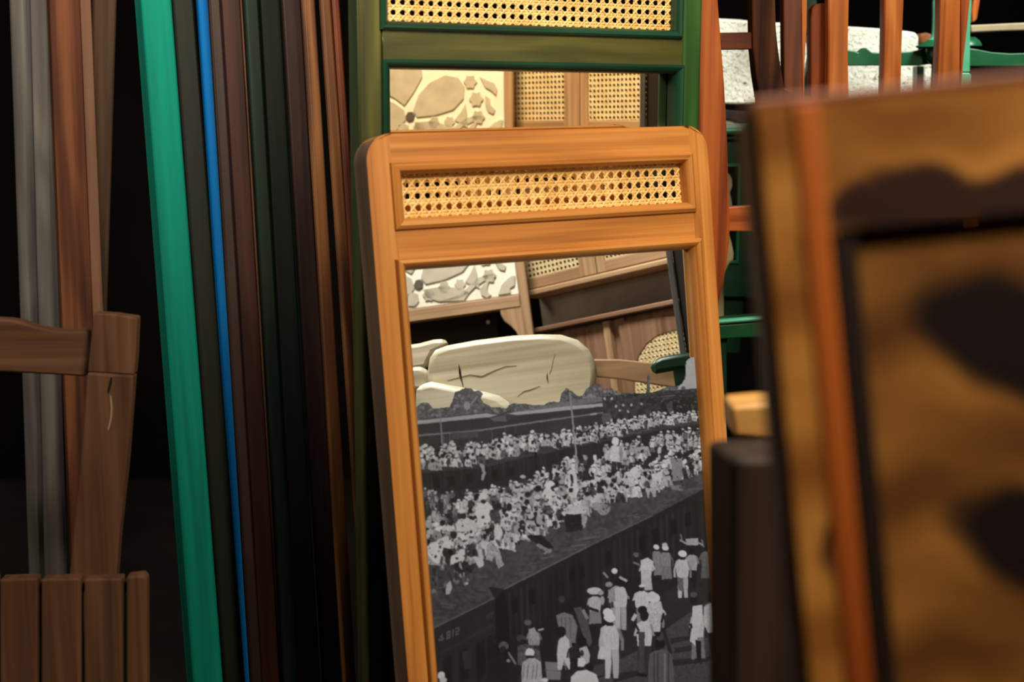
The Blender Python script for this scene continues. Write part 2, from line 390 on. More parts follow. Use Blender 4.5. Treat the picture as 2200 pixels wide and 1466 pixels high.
    for i in range(22):
        x = rnd.uniform(920, 1030); y = rnd.uniform(1255, 1330)-(x-920)*.3; L = rnd.uniform(12, 34); line(x, y, x+L, y+rnd.uniform(-2,5), rnd.uniform(1.5,3.5), rnd.choice([84,78,54,50]), 6)
    line(868, 1380, 935, 1348, 3.0, 92, 6); line(935, 1348, 1062, 1285, 3.0, 90, 6)
    poly([(868,1384),(935,1351),(1063,1288),(1072,1400),(1050,1480),(868,1480)], 39, 3)
    poly([(1063,1286),(1083,1268),(1090,1300),(1098,1420),(1066,1420)], 25, 2)
    poly([(945,1400),(1060,1340),(1062,1346),(945,1408)], 45)
    for x in (950, 985, 1022, 1045): poly([(x,1418-(x-950)*.5),(x+20,1408-(x-950)*.5),(x+22,1466-(x-950)*.3),(x+3,1475)], 28, 2)
    poly([(992,1402),(1010,1394),(1014,1436),(998,1440)], 48, 3)
    # the carriage number and the mark near its corner
    FONT = {'4': ["..1.",".11.","1.1.","1111","..1."], '8': ["111","1.1","111","1.1","111"], '1': ["1","1","1","1","1"], '2': ["111","..1","111","1..","111"], 'H': ["1.1","1.1","111","1.1","1.1"], 'T': ["111",".1.",".1.",".1.",".1."]}
    def text(t, x, y, sz, sl, v, gap=1.6):
        for ch in t:
            F = FONT[ch]; 
            for r, row in enumerate(F):
                for c, k in enumerate(row):
                    if k == '1': ell(x+c*sz, y+r*sz*1.12-c*sz*sl, sz*.5, sz*.56, v, 8)
            x += (len(F[0])+gap)*sz; y -= (len(F[0])+gap)*sz*sl
    text("4812", 944, 1366, 3.0, .42, 98, 1.3); text("HT", 1046, 1321, 2.2, .42, 66, .6)
    # ground
    poly([(1230,1420),(1330,1350),(1420,1280),(1515,1215),(1560,1210),(1580,1700),(868,1700),(868,1490),(1050,1470)], 42, 4, N10)
    poly([(1385,1390),(1440,1345),(1500,1305),(1560,1270),(1580,1700),(1180,1700),(1240,1440),(1330,1418)], 66, 10)
    for a in ([(1440,1372),(1490,1366),(1486,1374),(1440,1384)], [(1450,1392),(1505,1384),(1500,1396),(1448,1404)], [(1425,1420),(1530,1410),(1520,1422),(1430,1434)], [(1310,1450),(1375,1440),(1390,1448),(1320,1466)], [(1370,1400),(1385,1398),(1382,1450),(1372,1455)], [(1500,1268),(1530,1262),(1530,1275),(1505,1282)]):
        poly(a, 42, 4)
    # front crowd on the near train
    crowd(230, 985, 1530, [(985,1096),(1010,1086),(1100,1062),(1200,1010),(1320,978),(1400,958),(1500,938)], [(985,1106),(1010,1105),(1100,1095),(1200,1060),(1320,1020),(1400,995),(1500,970)], 32, 26, .25, dark=.15)
    body(1325, 1022, 82, 186, False, 0, False); ell(1322,948,8,9,196,4); line(1308,968,1300,984,5,180); line(1341,968,1344,984,5,170)
    crowd(250, 900, 1530, [(900,1175),(925,1165),(1000,1130),(1100,1105),(1200,1070),(1320,1040),(1400,1010),(1508,985)], [(900,1225),(925,1215),(1000,1212),(1100,1180),(1200,1130),(1320,1090),(1400,1058),(1508,1020)], 46, 28, .86, dark=.17)
    def blob(pts, v, nz=12): poly(pts, v, nz)
    blob([(1173,1030),(1185,1048),(1200,1075),(1204,1095),(1180,1100),(1172,1070)], 192); ell(1184,1040,8,7,198); ell(1190,1046,4,3,40)
    blob([(1222,1012),(1234,1010),(1240,1030),(1246,1070),(1244,1090),(1226,1092),(1218,1060)], 186); blob([(1226,1020),(1230,1020),(1232,1044),(1227,1046)], 44)
    blob([(1025,1082),(1048,1078),(1060,1092),(1052,1128),(1028,1134),(1020,1102)], 194); ell(1037,1068,9,10,192); ell(1039,1078,6,4,42)
    blob([(1052,1096),(1072,1094),(1076,1124),(1054,1126)], 66, 26); ell(1063,1090,6,7,40); blob([(1056,1128),(1076,1128),(1080,1150),(1072,1160),(1052,1142)], 184)
    blob([(984,1116),(1002,1110),(1020,1120),(1022,1144),(980,1142),(978,1128)], 184); ell(996,1108,6,7,44); ell(991,1098,9,5,190)
    blob([(922,1168),(945,1162),(952,1180),(944,1210),(928,1206),(918,1188)], 196); ell(938,1150,11,9,128,14)
    blob([(948,1154),(962,1152),(976,1172),(968,1180),(950,1176)], 190); ell(974,1150,8,9,40)
    ell(1008,1154,10,8,188); blob([(1000,1160),(1018,1164),(1022,1190),(1012,1210),(1002,1190)], 170); ell(1012,1164,7,7,44)
    blob([(1024,1182),(1034,1180),(1040,1214),(1030,1220),(1018,1200)], 182); ell(1044,1142,9,9,36)
    blob([(1046,1170),(1058,1164),(1072,1182),(1082,1215),(1070,1222),(1062,1196),(1056,1206),(1044,1204)], 150, 30)
    blob([(968,1196),(988,1188),(998,1200),(992,1212),(966,1214)], 190); ell(992,1187,9,6,194); blob([(975,1212),(990,1206),(1000,1228),(985,1236)], 38)
    for i in range(46):
        x = rnd.uniform(925, 1010); y = rnd.uniform(1215, 1275)-(x-925)*.1
        blob([(x, y), (x+rnd.uniform(2,7), y-rnd.uniform(2,8)), (x+rnd.uniform(4,10), y+rnd.uniform(2,12)), (x+1, y+rnd.uniform(3,10))], rnd.choice([36, 44, 60, 84, 110, 140]), 12)
    blob([(957,1258),(968,1248),(972,1262),(966,1276),(958,1278)], 168); ell(1003,1254,3,2.5,190)
    blob([(1094,1108),(1100,1108),(1102,1120),(1096,1122)], 40); ell(1094,1090,6,8,36); ell(1110,1135,13,12,96,10)
    blob([(1118,1118),(1150,1138),(1144,1146),(1116,1128)], 190); blob([(1098,1145),(1118,1148),(1110,1168),(1100,1160)], 182)
    for x, y in ((1168,1190),(1243,1140)): line(x, y, x+16, y-9, 4, 130, 10)
    blob([(1130,1150),(1165,1150),(1190,1178),(1160,1176)], 30); blob([(1156,1168),(1186,1184),(1180,1190),(1150,1172)], 120, 20)
    blob([(1218,1082),(1246,1080),(1262,1100),(1230,1108),(1216,1104)], 176); 
    for x in (1206, 1223, 1240): ell(x, 1082-(x-1206)*.05, 9, 6, 194); 
    blob([(1206,1100),(1262,1096),(1260,1102),(1206,1106)], 180); blob([(1212,1106),(1250,1104),(1252,1140),(1216,1144)], 34)
    blob([(1248,1100),(1262,1112),(1258,1134),(1250,1130)], 150)
    ell(1297,1095,15,12,128,26); ell(1280,1088,9,9,140,16); blob([(1268,1060),(1284,1056),(1290,1074),(1266,1076)], 176)
    blob([(1346,1015),(1368,1010),(1372,1040),(1352,1046)], 182, 30); ell(1362,1012,10,7,192)
    blob([(1386,1050),(1410,1046),(1408,1068),(1402,1068),(1398,1056),(1394,1070),(1390,1068)], 152, 16)
    blob([(1440,985),(1466,982),(1468,1030),(1446,1034)], 124, 12); ell(1458,978,7,7,36)
    blob([(1398,1018),(1420,1014),(1424,1030),(1402,1034)], 186); ell(1412,1005,8,6,196); blob([(1436,1040),(1462,1044),(1468,1056),(1444,1052)], 110, 20)
    crowd(34, 1010, 1300, [(1010,1170),(1100,1120),(1200,1080),(1300,1050)], [(1010,1205),(1100,1165),(1200,1110),(1300,1085)], 34, 26, .9, dark=.4)
    for i in range(260):
        x = rnd.uniform(910, 1520); y = rnd.uniform(lerp([(910,1130),(1060,1100),(1250,1020),(1520,940)], x), lerp([(910,1225),(1060,1190),(1250,1110),(1520,1030)], x)); ell(x, y, rnd.uniform(1,3.2), rnd.uniform(1,3.2), rnd.choice([38,44,60,120,190]), 10, rnd.random()*3)
    line(1230, 905, 1240, 1000, 3.6, 136); line(946, 900, 950, 958, 2.8, 116)
    # small people below
    def man(x, y, h, shirt, legs, hd='t', w_=.13, lean=0.0, long=False, hv=196):
        """x,y: feet; standing figure with torso, sleeves, two legs, head"""
        hh = h; sw = w_*hh; sy = y-hh*.82; wy = y-hh*.46; t = lean*hh
        if long: poly([(x-sw*.75,wy-2),(x+sw*.75,wy-2),(x+sw*1.0,y-hh*.1),(x-sw*.9,y-hh*.08)], legs, 10); line(x-sw*.3,y-hh*.1,x-sw*.3,y,sw*.3,40); line(x+sw*.4,y-hh*.1,x+sw*.4,y,sw*.3,40)
        else:
            poly([(x-sw*.72,wy-2),(x+sw*.05,wy-2),(x+sw*.0,y-hh*.2),(x-sw*.12,y),(x-sw*.6,y),(x-sw*.62,y-hh*.25)], legs, 8)
            poly([(x-sw*.02,wy-2),(x+sw*.75,wy-2),(x+sw*.75,y-hh*.25),(x+sw*.72,y),(x+sw*.22,y),(x+sw*.15,y-hh*.2)], legs*.9, 8)
            line(x+sw*.02, wy+2, x+sw*.06, y-hh*.1, 1.2, legs*.55)
        poly([(x-sw*.3+t,sy-1),(x+sw*.3+t,sy-1),(x+sw*.85+t,sy+hh*.04),(x+sw*.85+t*.5,wy-hh*.12),(x+sw*.75,wy+2),(x-sw*.75,wy+2),(x-sw*.85+t*.5,wy-hh*.12),(x-sw*.85+t,sy+hh*.04)], shirt, 9)
        for k in range(3): xx = x+(-.45+.4*k)*sw+rnd.uniform(-1, 1); line(xx+t*.7, sy+hh*rnd.uniform(.08, .16), xx+rnd.uniform(-2, 2), wy-rnd.uniform(2, 9), 1.4, shirt*.88)
        poly([(x-sw*.9+t,sy+hh*.05),(x-sw*.6+t,sy+hh*.03),(x-sw*.95,sy+hh*.24),(x-sw*1.2,sy+hh*.22)], shirt*.93); line(x-sw*1.08, sy+hh*.22, x-sw*1.05, wy+hh*.03, sw*.3, 44 if hd != 't' else shirt*.9)
        poly([(x+sw*.9+t,sy+hh*.05),(x+sw*.6+t,sy+hh*.03),(x+sw*.95,sy+hh*.24),(x+sw*1.2,sy+hh*.22)], shirt*.72); line(x+sw*1.1, sy+hh*.22, x+sw*1.1, wy+hh*.03, sw*.3, 40 if hd != 't' else shirt*.66)
        hr = hh*.062; cy = sy-hr*1.25; ell(x+t*1.2, cy, hr, hr*1.25, 36)
        if hd == 't': ell(x+t*1.2, cy-hr*.6, hr*1.5, hr*1.2, hv, 5, .2); poly([(x-hr+t,cy+hr*.9),(x+hr+t,cy+hr*.9),(x+hr*.8+t,cy+hr*1.5),(x-hr*.8+t,cy+hr*1.5)], 36)
        elif hd == 'c': ell(x+t*1.2, cy-hr*.9, hr*1.2, hr*.65, hv)
        else: ell(x+t*1.2, cy-hr*.35, hr*1.1, hr*1.0, 28)
    # train-side figures in the shade
    man(1414,1243,72,128,118,'t',.14,-.05,True); man(1432,1252,80,126,110,'t',.15,-.03,True)
    ell(1428,1171,6,5,178)
    man(1518,1250,78,92,84,'n',.18,0,True); line(1507,1160,1512,1176,4,100)
    man(1486,1262,84,150,36,'n',.17); line(1460,1160,1478,1170,4,140); line(1500,1166,1510,1172,4,140); blob([(1472,1158),(1500,1156),(1500,1172),(1476,1172)],150); line(1462,1148,1466,1162,3,110)
    man(1466,1285,102,178,176,'t',.155,0,False,198); blob([(1454,1240),(1468,1243),(1468,1272),(1458,1268)], 92)
    man(1388,1276,80,182,170,'n',.17,0,True,196); blob([(1376,1204),(1392,1198),(1404,1208),(1400,1226),(1378,1224)],188); line(1400,1208,1406,1224,4,184); line(1406,1222,1398,1228,4,170); line(1360,1208,1374,1214,4,110); ell(1366,1192,6,5,90,20)
    # bundle carrier, cap man, pair by the doors
    man(1324,1352,112,150,150,'n',.15,0.02); man(1333,1354,112,182,172,'n',.15,0); ell(1320,1227,7,6,198); line(1296,1230,1306,1242,5,130); line(1330,1240,1347,1249,5,160,10); ell(1308,1256,8,6,130,20)
    line(1345,1262,1351,1280,5,36)
    blob([(1306,1268),(1320,1264),(1322,1292),(1308,1296)], 140, 14)
    man(1278,1348,80,170,120,'n',.19,0,True); ell(1277,1270,16,8,182,8); ell(1290,1274,7,5,150); line(1262,1306,1286,1314,6,34); ell(1294,1290,5,9,150)
    # boy seen from behind, carrying a cloth bag
    man(1313,1458,140,184,186,'t',.155,-.02,False,200); ell(1306,1317,11,10,202,4,.4); poly([(1291,1388),(1303,1390),(1309,1402),(1308,1418),(1283,1416),(1286,1400)], 188, 10); line(1294,1370,1296,1390,5,170); line(1330,1352,1338,1374,5,110)
    # three men in talk
    man(1379,1345,90,188,120,'c',.2); 
    man(1404,1425,150,180,36,'t',.125,0,False,196); blob([(1392,1296),(1420,1292),(1426,1318),(1416,1345),(1396,1350)], 176, 24); ell(1401,1279,10,8,190,10); line(1424,1312,1430,1322,5,168); line(1426,1318,1420,1338,5,36); line(1424,1350,1440,1400,8,40); line(1436,1395,1442,1405,6,38)
    man(1384,1452,142,188,52,'n',.135,0.0); ell(1380,1311,10,9,26); ell(1383,1320,7,7,34); line(1366,1320,1358,1334,8,180); line(1362,1336,1372,1356,5,34); line(1372,1356,1368,1362,4,34)
    poly([(1371,1358),(1385,1358),(1384,1410),(1382,1445),(1371,1445),(1373,1400)], 66, 6); blob([(1368,1445),(1390,1450),(1388,1456),(1370,1452)],30)
    # striped back, bottom
    poly([(1396,1404),(1412,1397),(1430,1397),(1442,1406),(1448,1440),(1450,1640),(1394,1640),(1392,1436)], 84, 8)
    for x in (1405, 1413, 1428, 1436): line(x, 1404, x+1, 1640, 3, 58 if x != 1428 else 118)
    ell(1418,1382,11,13,26); ell(1418,1372,8,5,64)
    # pair at right
    man(1499,1428,132,176,112,'n',.12,0,True); blob([(1488,1302),(1508,1300),(1510,1330),(1500,1352),(1496,1390),(1482,1378),(1486,1344)], 184, 8); ell(1491,1290,9,10,30); ell(1490,1278,8,6,76); line(1483,1340,1486,1350,5,32); poly([(1494,1375),(1506,1378),(1506,1420),(1497,1420)], 32)
    blob([(1512,1304),(1524,1296),(1540,1298),(1540,1360),(1520,1360),(1512,1340)], 168, 12); ell(1530,1284,10,12,28); poly([(1520,1360),(1540,1360),(1540,1415),(1528,1412)], 34)
    # lower left group
    man(1147,1420,76,140,60,'n',.2,0); blob([(1135,1352),(1148,1348),(1158,1372),(1150,1382),(1138,1370)], 150, 14); line(1156,1354,1168,1352,4,160); ell(1134,1338,8,6,90)
    ell(1120,1372,11,8,64,10); ell(1123,1382,8,8,36); poly([(1112,1388),(1132,1384),(1160,1400),(1164,1430),(1112,1430)], 78, 22)
    poly([(1048,1420),(1068,1408),(1092,1406),(1112,1424),(1118,1640),(1020,1640)], 33, 3); ell(1082,1388,11,9,84,20); ell(1080,1396,7,8,40); line(1092,1402,1108,1428,4,120); ell(1092,1420,4,4,130); line(1058,1372,1066,1384,4,36)
    poly([(1122,1424),(1136,1414),(1150,1414),(1162,1424),(1164,1450),(1160,1640),(1118,1640),(1120,1448)], 164, 14); ell(1138,1403,10,10,200); poly([(1128,1409),(1148,1409),(1146,1415),(1130,1415)],36)
    for x in (1126, 1135, 1146, 1154): line(x, 1428, x-3, 1460, 2, 110)
    poly([(1171,1422),(1200,1424),(1205,1430),(1204,1461),(1174,1460)], 118, 5); line(1171,1440,1204,1443,1.5,92)
    # grey shirt and white wrap
    poly([(1194,1322),(1212,1316),(1230,1322),(1240,1345),(1234,1400),(1240,1430),(1206,1430),(1208,1376),(1200,1350)], 112, 12)
    for x in (1206, 1214, 1224): line(x, 1326, x+2, 1372, 2.5, 88)
    ell(1222,1300,13,12,30); ell(1207,1288,6,7,60,10)
    poly([(1232,1306),(1248,1304),(1262,1330),(1272,1380),(1266,1390),(1254,1372),(1244,1340)], 76, 10); line(1252,1310,1262,1330,7,130,12); ell(1246,1296,9,8,30)
    poly([(1200,1376),(1212,1362),(1222,1376),(1226,1405),(1230,1430),(1222,1440),(1212,1420),(1206,1440),(1198,1440),(1196,1404)], 182, 8); ell(1205,1358,11,12,28); line(1212,1418,1216,1440,2,130)
    ell(1250,1378,10,10,24); poly([(1244,1394),(1260,1388),(1268,1408),(1264,1430),(1248,1420)], 170, 8); ell(1250,1404,4,7,54)
    ell(1267,1434,9,10,28)
    poly([(1226,1456),(1240,1442),(1262,1440),(1282,1450),(1290,1480),(1292,1640),(1220,1640)], 192, 5); ell(1247,1424,11,11,200,5); poly([(1238,1433),(1256,1433),(1254,1440),(1241,1440)], 34)
    line(1283,1456,1296,1452,4,36)
    ell(948,1452,8,9,196); ell(952,1462,8,7,180); ell(1170,1462,8,5,196)
    man(1232,1440,60,40,36,'n',.2)
    # soften the drawn shapes into irregular outlines
    wa = fnoise(13, 21); wb = fnoise(13, 22); wc = fnoise(6, 23); wd = fnoise(6, 24)
    amp = np.full((H, Wd), 0.16); cm = mask([(868,975),(1040,935),(1300,895),(1580,855),(1580,1012),(1400,1070),(1240,1150),(1030,1235),(868,1300)]); amp[cm[1]] = np.where(cm[0], 0.62, 0.16)
    yy, xx = np.mgrid[0:H, 0:Wd]
    yi = np.clip(yy+((wa-.5)*11+(wc-.5)*3)*amp, 0, H-1).astype(int); xi = np.clip(xx+((wb-.5)*11+(wd-.5)*3)*amp, 0, Wd-1).astype(int)
    G = G[yi, xi]
    # film grain, soft focus
    G = G + (N30-0.5)*6
    G = G[:, :]
    k = np.array([1, 2, 1])/4.0
    for ax in (0, 1):
        G = np.apply_along_axis(lambda v: np.convolve(np.pad(v, 1, mode='edge'), k, 'valid'), ax, G)
    h, w_ = (PY1-PY0), (PX1-PX0)
    G = G.reshape(h, SS, w_, SS).mean((1, 3)); A = A.reshape(h, SS, w_, SS).mean((1, 3)) > 0.5
    G = G + rng.normal(0, 2.0, G.shape)
    return np.clip(G, 8, 215), A
# ================================================================ planes of the two mirrors
# front mirror (teak frame)
h2 = WD(Vector((5770, -603, 3056)).normalized()); v2 = WD(Vector((.0746, .995, .0557)))
FR2 = Fr(P(783, 288, 1.65), h2, v2)
W2 = 0.4855
REC2 = -0.010                                      # glass sits this far behind the frame face
G2o = FR2.pt(0, 0, REC2); G2n = FR2.n
# back mirror (green frame): leans a little less, so it shows a lower strip of the same cupboards
Xr = mirror_pt(P(1280, 580, 3.3), G2o, G2n)
Q1 = P(1245, 272, 1.89)
n1 = ((Xr-Q1).normalized() - (Q1-CAM).normalized()).normalized()
h1 = WD(Vector((6500, -473, 3056)).normalized()); h1 = (h1 - n1*h1.dot(n1)).normalized()
v1 = h1.cross(n1); v1 = -v1 if v1.dot(D_) < 0 else v1
FR1 = Fr(Q1, h1, v1)
FR1.o = Q1 + FR1.n*0.022
G1o = Q1; G1n = FR1.n
def opx(f, x, y, c=0): a, b = f.ab(x, y, c); return a, b

# ================================================================ materials
M = {}
M['teak'] = wood('teak', (140, 82, 32), (186, 120, 54), (206, 144, 74), rough=0.45, figure=.5, coat=0.05, sx=110)
M['teak_side'] = wood('shaded_teak_edge', (96, 78, 64), (120, 98, 80), (138, 114, 94), rough=0.6, spec=.2)
M['green'] = wood('olive_green_stained_wood', (42, 44, 20), (70, 72, 32), (98, 96, 42), rough=0.35, figure=.6, coat=0.2)
M['green_bright'] = wood('green_stained_wood', (26, 56, 22), (46, 88, 38), (66, 108, 52), rough=0.35, figure=.6, coat=0.2)
M['green_dark'] = wood('dark_green_stained_wood', (10,38,28), (16,54,38), (26,70,50), rough=0.35, figure=.5, coat=0.2)
M['cane'] = plain('woven_cane', (226,180,104), 0.5, (246,208,138), 40)
M['glass_front'] = mirror_mat('front_mirror_glass', (0.86, 0.93, 0.99))
M['glass_back'] = mirror_mat('back_mirror_glass', (1.0, 0.86, 0.62))
M['dark'] = plain('dark_backing', (26,18,12), 0.8, (40,28,18), 6)
M['wall_dark'] = plain('shade_dark_wall', (9, 8, 7), 0.95, (14, 11, 9), 3, bump=.3, bscale=20, spec=.05)  # near-black colour carries the shade of the gaps behind the boards
M['floor'] = plain('dusty_concrete', (30, 26, 22), 0.9, (40, 35, 30), 4, bump=.2, spec=.1)
M['redwood'] = wood('red_brown_wood', (112, 46, 16), (162, 78, 30), (188, 102, 44), rough=0.4, figure=.7, coat=.1)
M['orangewood'] = wood('orange_brown_wood', (140,66,18), (182,96,34), (206,124,56), rough=0.4, figure=.7, coat=.1)
M['darkred'] = wood('dark_red_wood', (66,26,12), (98,44,20), (126,62,30), rough=0.45, figure=.6)
M['purple'] = wood('dark_brown_polished_wood', (26, 16, 14), (40, 26, 23), (54, 36, 31), rough=0.45, figure=.4, spec=.25)
M['maroon'] = wood('maroon_wood', (26, 10, 7), (42, 18, 12), (60, 30, 20), rough=0.45, figure=.4, spec=.25)
M['walnut'] = wood('walnut_wood', (66, 36, 16), (106, 64, 30), (140, 92, 48), rough=0.5, figure=1.2)
M['teal'] = wood('teal_paint', (0, 92, 80), (0, 112, 97), (0, 130, 112), rough=0.65, figure=.15, spec=.1, bump=.02)
M['blackgreen'] = wood('black_green_paint', (7, 12, 7), (11, 18, 11), (17, 25, 16), rough=0.6, figure=.2, spec=.2)
M['blue'] = wood('bright_blue_paint', (0, 82, 150), (0, 96, 168), (2, 108, 182), rough=0.6, figure=.1, bump=.02, spec=.12)
M['grey'] = wood('weathered_grey_wood', (50, 48, 47), (74, 71, 69), (96, 93, 89), rough=0.75, figure=.5, spec=.15, bump=.2)
M['board_brown'] = wood('dull_dark_brown_wood', (40, 28, 18), (58, 41, 27), (74, 54, 38), rough=0.7, figure=.5, spec=.15)
M['rust'] = wood('worn_brown_wood', (42, 20, 11), (70, 36, 20), (98, 58, 34), rough=0.7, figure=.8, spec=.15)
M['board_green'] = wood('very_dark_green_wood', (6, 20, 13), (10, 30, 19), (16, 42, 28), rough=0.5, figure=.4, spec=.25)
M['brown'] = wood('old_brown_wood', (70, 46, 34), (98, 68, 50), (118, 84, 64), rough=0.65, figure=.4, spec=.2)

# ================================================================ room
def slab(name, x0, x1, y0, y1, z0, z1, m):
    b = MB(); b.box(x0, x1, y0, y1, z0, z1); o = b.build(name, m, smooth=False); return struct(o)
slab('floor', -2.6, 3.6, -1.6, 5.2, -0.1, 0.0, M['floor'])
slab('ceiling', -2.6, 3.6, -1.6, 5.2, 3.1, 3.2, M['wall_dark'])
slab('wall_back', -2.6, 3.6, 5.2, 5.3, 0, 3.1, M['wall_dark'])
slab('wall_left', -2.7, -2.6, -1.6, 5.2, 0, 3.1, M['wall_dark'])
slab('wall_right', 3.6, 3.7, -1.6, 5.2, 0, 3.1, M['wall_dark'])
slab('wall_front', -2.6, 3.6, -1.7, -1.6, 0, 3.1, M['wall_dark'])

def floor_b(fr, a=0.2, c=0.0, z=0.0):
    """b at which the frame's plane meets the floor"""
    p = fr.pt(a, 0, c); return (z-p.z)/fr.v.z
def arc(cx, cy, r, t0, t1, n=8): return [(cx+r*math.cos(t0+(t1-t0)*i/n), cy+r*math.sin(t0+(t1-t0)*i/n)) for i in range(n+1)]
BEAD = [(-.004,0), (-.003,.004), (.001,.006), (.005,.004), (.007,-.001), (.0075,-.012), (-.004,-.012)]

# ================================================================ front mirror
def ab2(x, y): return FR2.ab(x, y)
def mean_rect(f, tl, tr, br, bl):
    A = [f.ab(*q) for q in (tl, tr, br, bl)]
    return (A[0][0]+A[3][0])/2, (A[1][0]+A[2][0])/2, (A[0][1]+A[1][1])/2, (A[2][1]+A[3][1])/2
ca0, ca1, cb0, cb1 = mean_rect(FR2, (838,350), (1484,332), (1491,453), (852,492))
ga0 = (ab2(860,572)[0]+ab2(920,1466)[0])/2; ga1 = (ab2(1492,522)[0]+ab2(1562,1466)[0])/2
gb0 = (ab2(862,567)[1]+ab2(1495,520)[1])/2
ga0 = ab2(858,572)[0]; ga1 = ab2(1496,525)[0]
GB1 = 1.37
T2 = 0.040
fb = floor_b(FR2, .24, -T2)
base2 = FR2.pt(W2/2, fb, -T2/2); base2.z = 0
mir2 = thing('standing_mirror', 'teak framed standing mirror with rounded top corners and a narrow cane strip, standing foremost', 'mirror', base2, 'standing mirrors')
r = 0.033
out_l = [(0, fb), (0, r)] + arc(r, r, r, math.pi, 1.5*math.pi, 12)[1:] + [(ga0, 0), (ga0, fb)]
def shade_edges(o, side=True):
    # outer edge and back: their shade is painted in as a darker tone
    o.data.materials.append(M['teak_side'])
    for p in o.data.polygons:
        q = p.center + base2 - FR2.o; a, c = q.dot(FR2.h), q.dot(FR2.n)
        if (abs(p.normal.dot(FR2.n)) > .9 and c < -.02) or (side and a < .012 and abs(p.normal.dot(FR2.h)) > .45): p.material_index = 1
mb = MB(FR2); mb.prism(out_l, -T2, 0, 1, (.3, .1, 0)); o = mb.build('stile', M['teak'], mir2, .005, 3, bsel=lambda p, q: abs(p[2]-q[2]) < .01 and (max(p[0], q[0]) < ga0-.001 or max(p[1], q[1]) < .0005)); shade_edges(o)
out_r = [(ga1, fb), (ga1, 0)] + arc(W2-r, r, r, 1.5*math.pi, 2*math.pi, 12) + [(W2, fb)]
mb = MB(FR2); mb.prism(out_r, -T2, 0, 1, (.9, .6, 0)); o = mb.build('stile', M['teak'], mir2, .005, 3, bsel=lambda p, q: abs(p[2]-q[2]) < .01 and (min(p[0], q[0]) > ga1+.001 or max(p[1], q[1]) < .0005)); shade_edges(o, False)
mb = MB(FR2); mb.box(ga0, ga1, 0, cb0, -.024, 0, 0); o = mb.build('top_rail', M['teak'], mir2, .005, 3, bsel=lambda p, q: max(p[1], q[1]) < .005 and abs(p[2]-q[2]) < .01); shade_edges(o, False)
mb = MB(FR2); mb.box(ga0, ga1, cb1, gb0, -T2, 0, 0); mb.build('middle_rail', M['teak'], mir2, .0006, 1)
mb = MB(FR2); mb.box(ga0, ga1, GB1, min(fb-.02, GB1+.09), -T2, 0, 0); mb.build('bottom_rail', M['teak'], mir2, .0006, 1)
if ca0 > ga0+.001 or True:
    for (x0, x1) in ((min(ga0,ca0), max(ga0,ca0)),):
        pass
mb = MB(FR2); mb.sweep_rect(ca0, ca1, cb0, cb1, [(-.002,-.002),(-.001,.004),(.003,.007),(.008,.006),(.011,.002),(.012,-.004),(.012,-.014),(-.002,-.014)]); mb.build('cane_moulding', M['teak'], mir2)
mb = MB(FR2); mb.sweep_rect(ga0, ga1, gb0, GB1, [(-.0055, -.002), (-.005, .003), (-.0035, .0075), (.0, .009), (.0035, .0075), (.0065, .002), (.0085, -.003), (.0088, -.012), (-.0055, -.012)]); mb.build('glass_moulding', M['teak'], mir2)
cane(FR2, ca0+.002, ca1-.002, cb0+.002, cb1-.002, -.012, (ca1-ca0)/31.5, 'cane_panel', M['cane'], mir2, sw=.42)
mb = MB(FR2); mb.box(ga0+.001, ga1-.001, gb0+.001, GB1-.001, REC2-.003, REC2, 1); mb.build('mirror_glass', M['glass_front'], mir2, smooth=False)
mb = MB(FR2); mb.box(ga0+.001, ga1-.001, gb0+.001, GB1-.001, -.036, REC2-.004, 1); mb.build('backing_board', M['dark'], mir2, smooth=False)

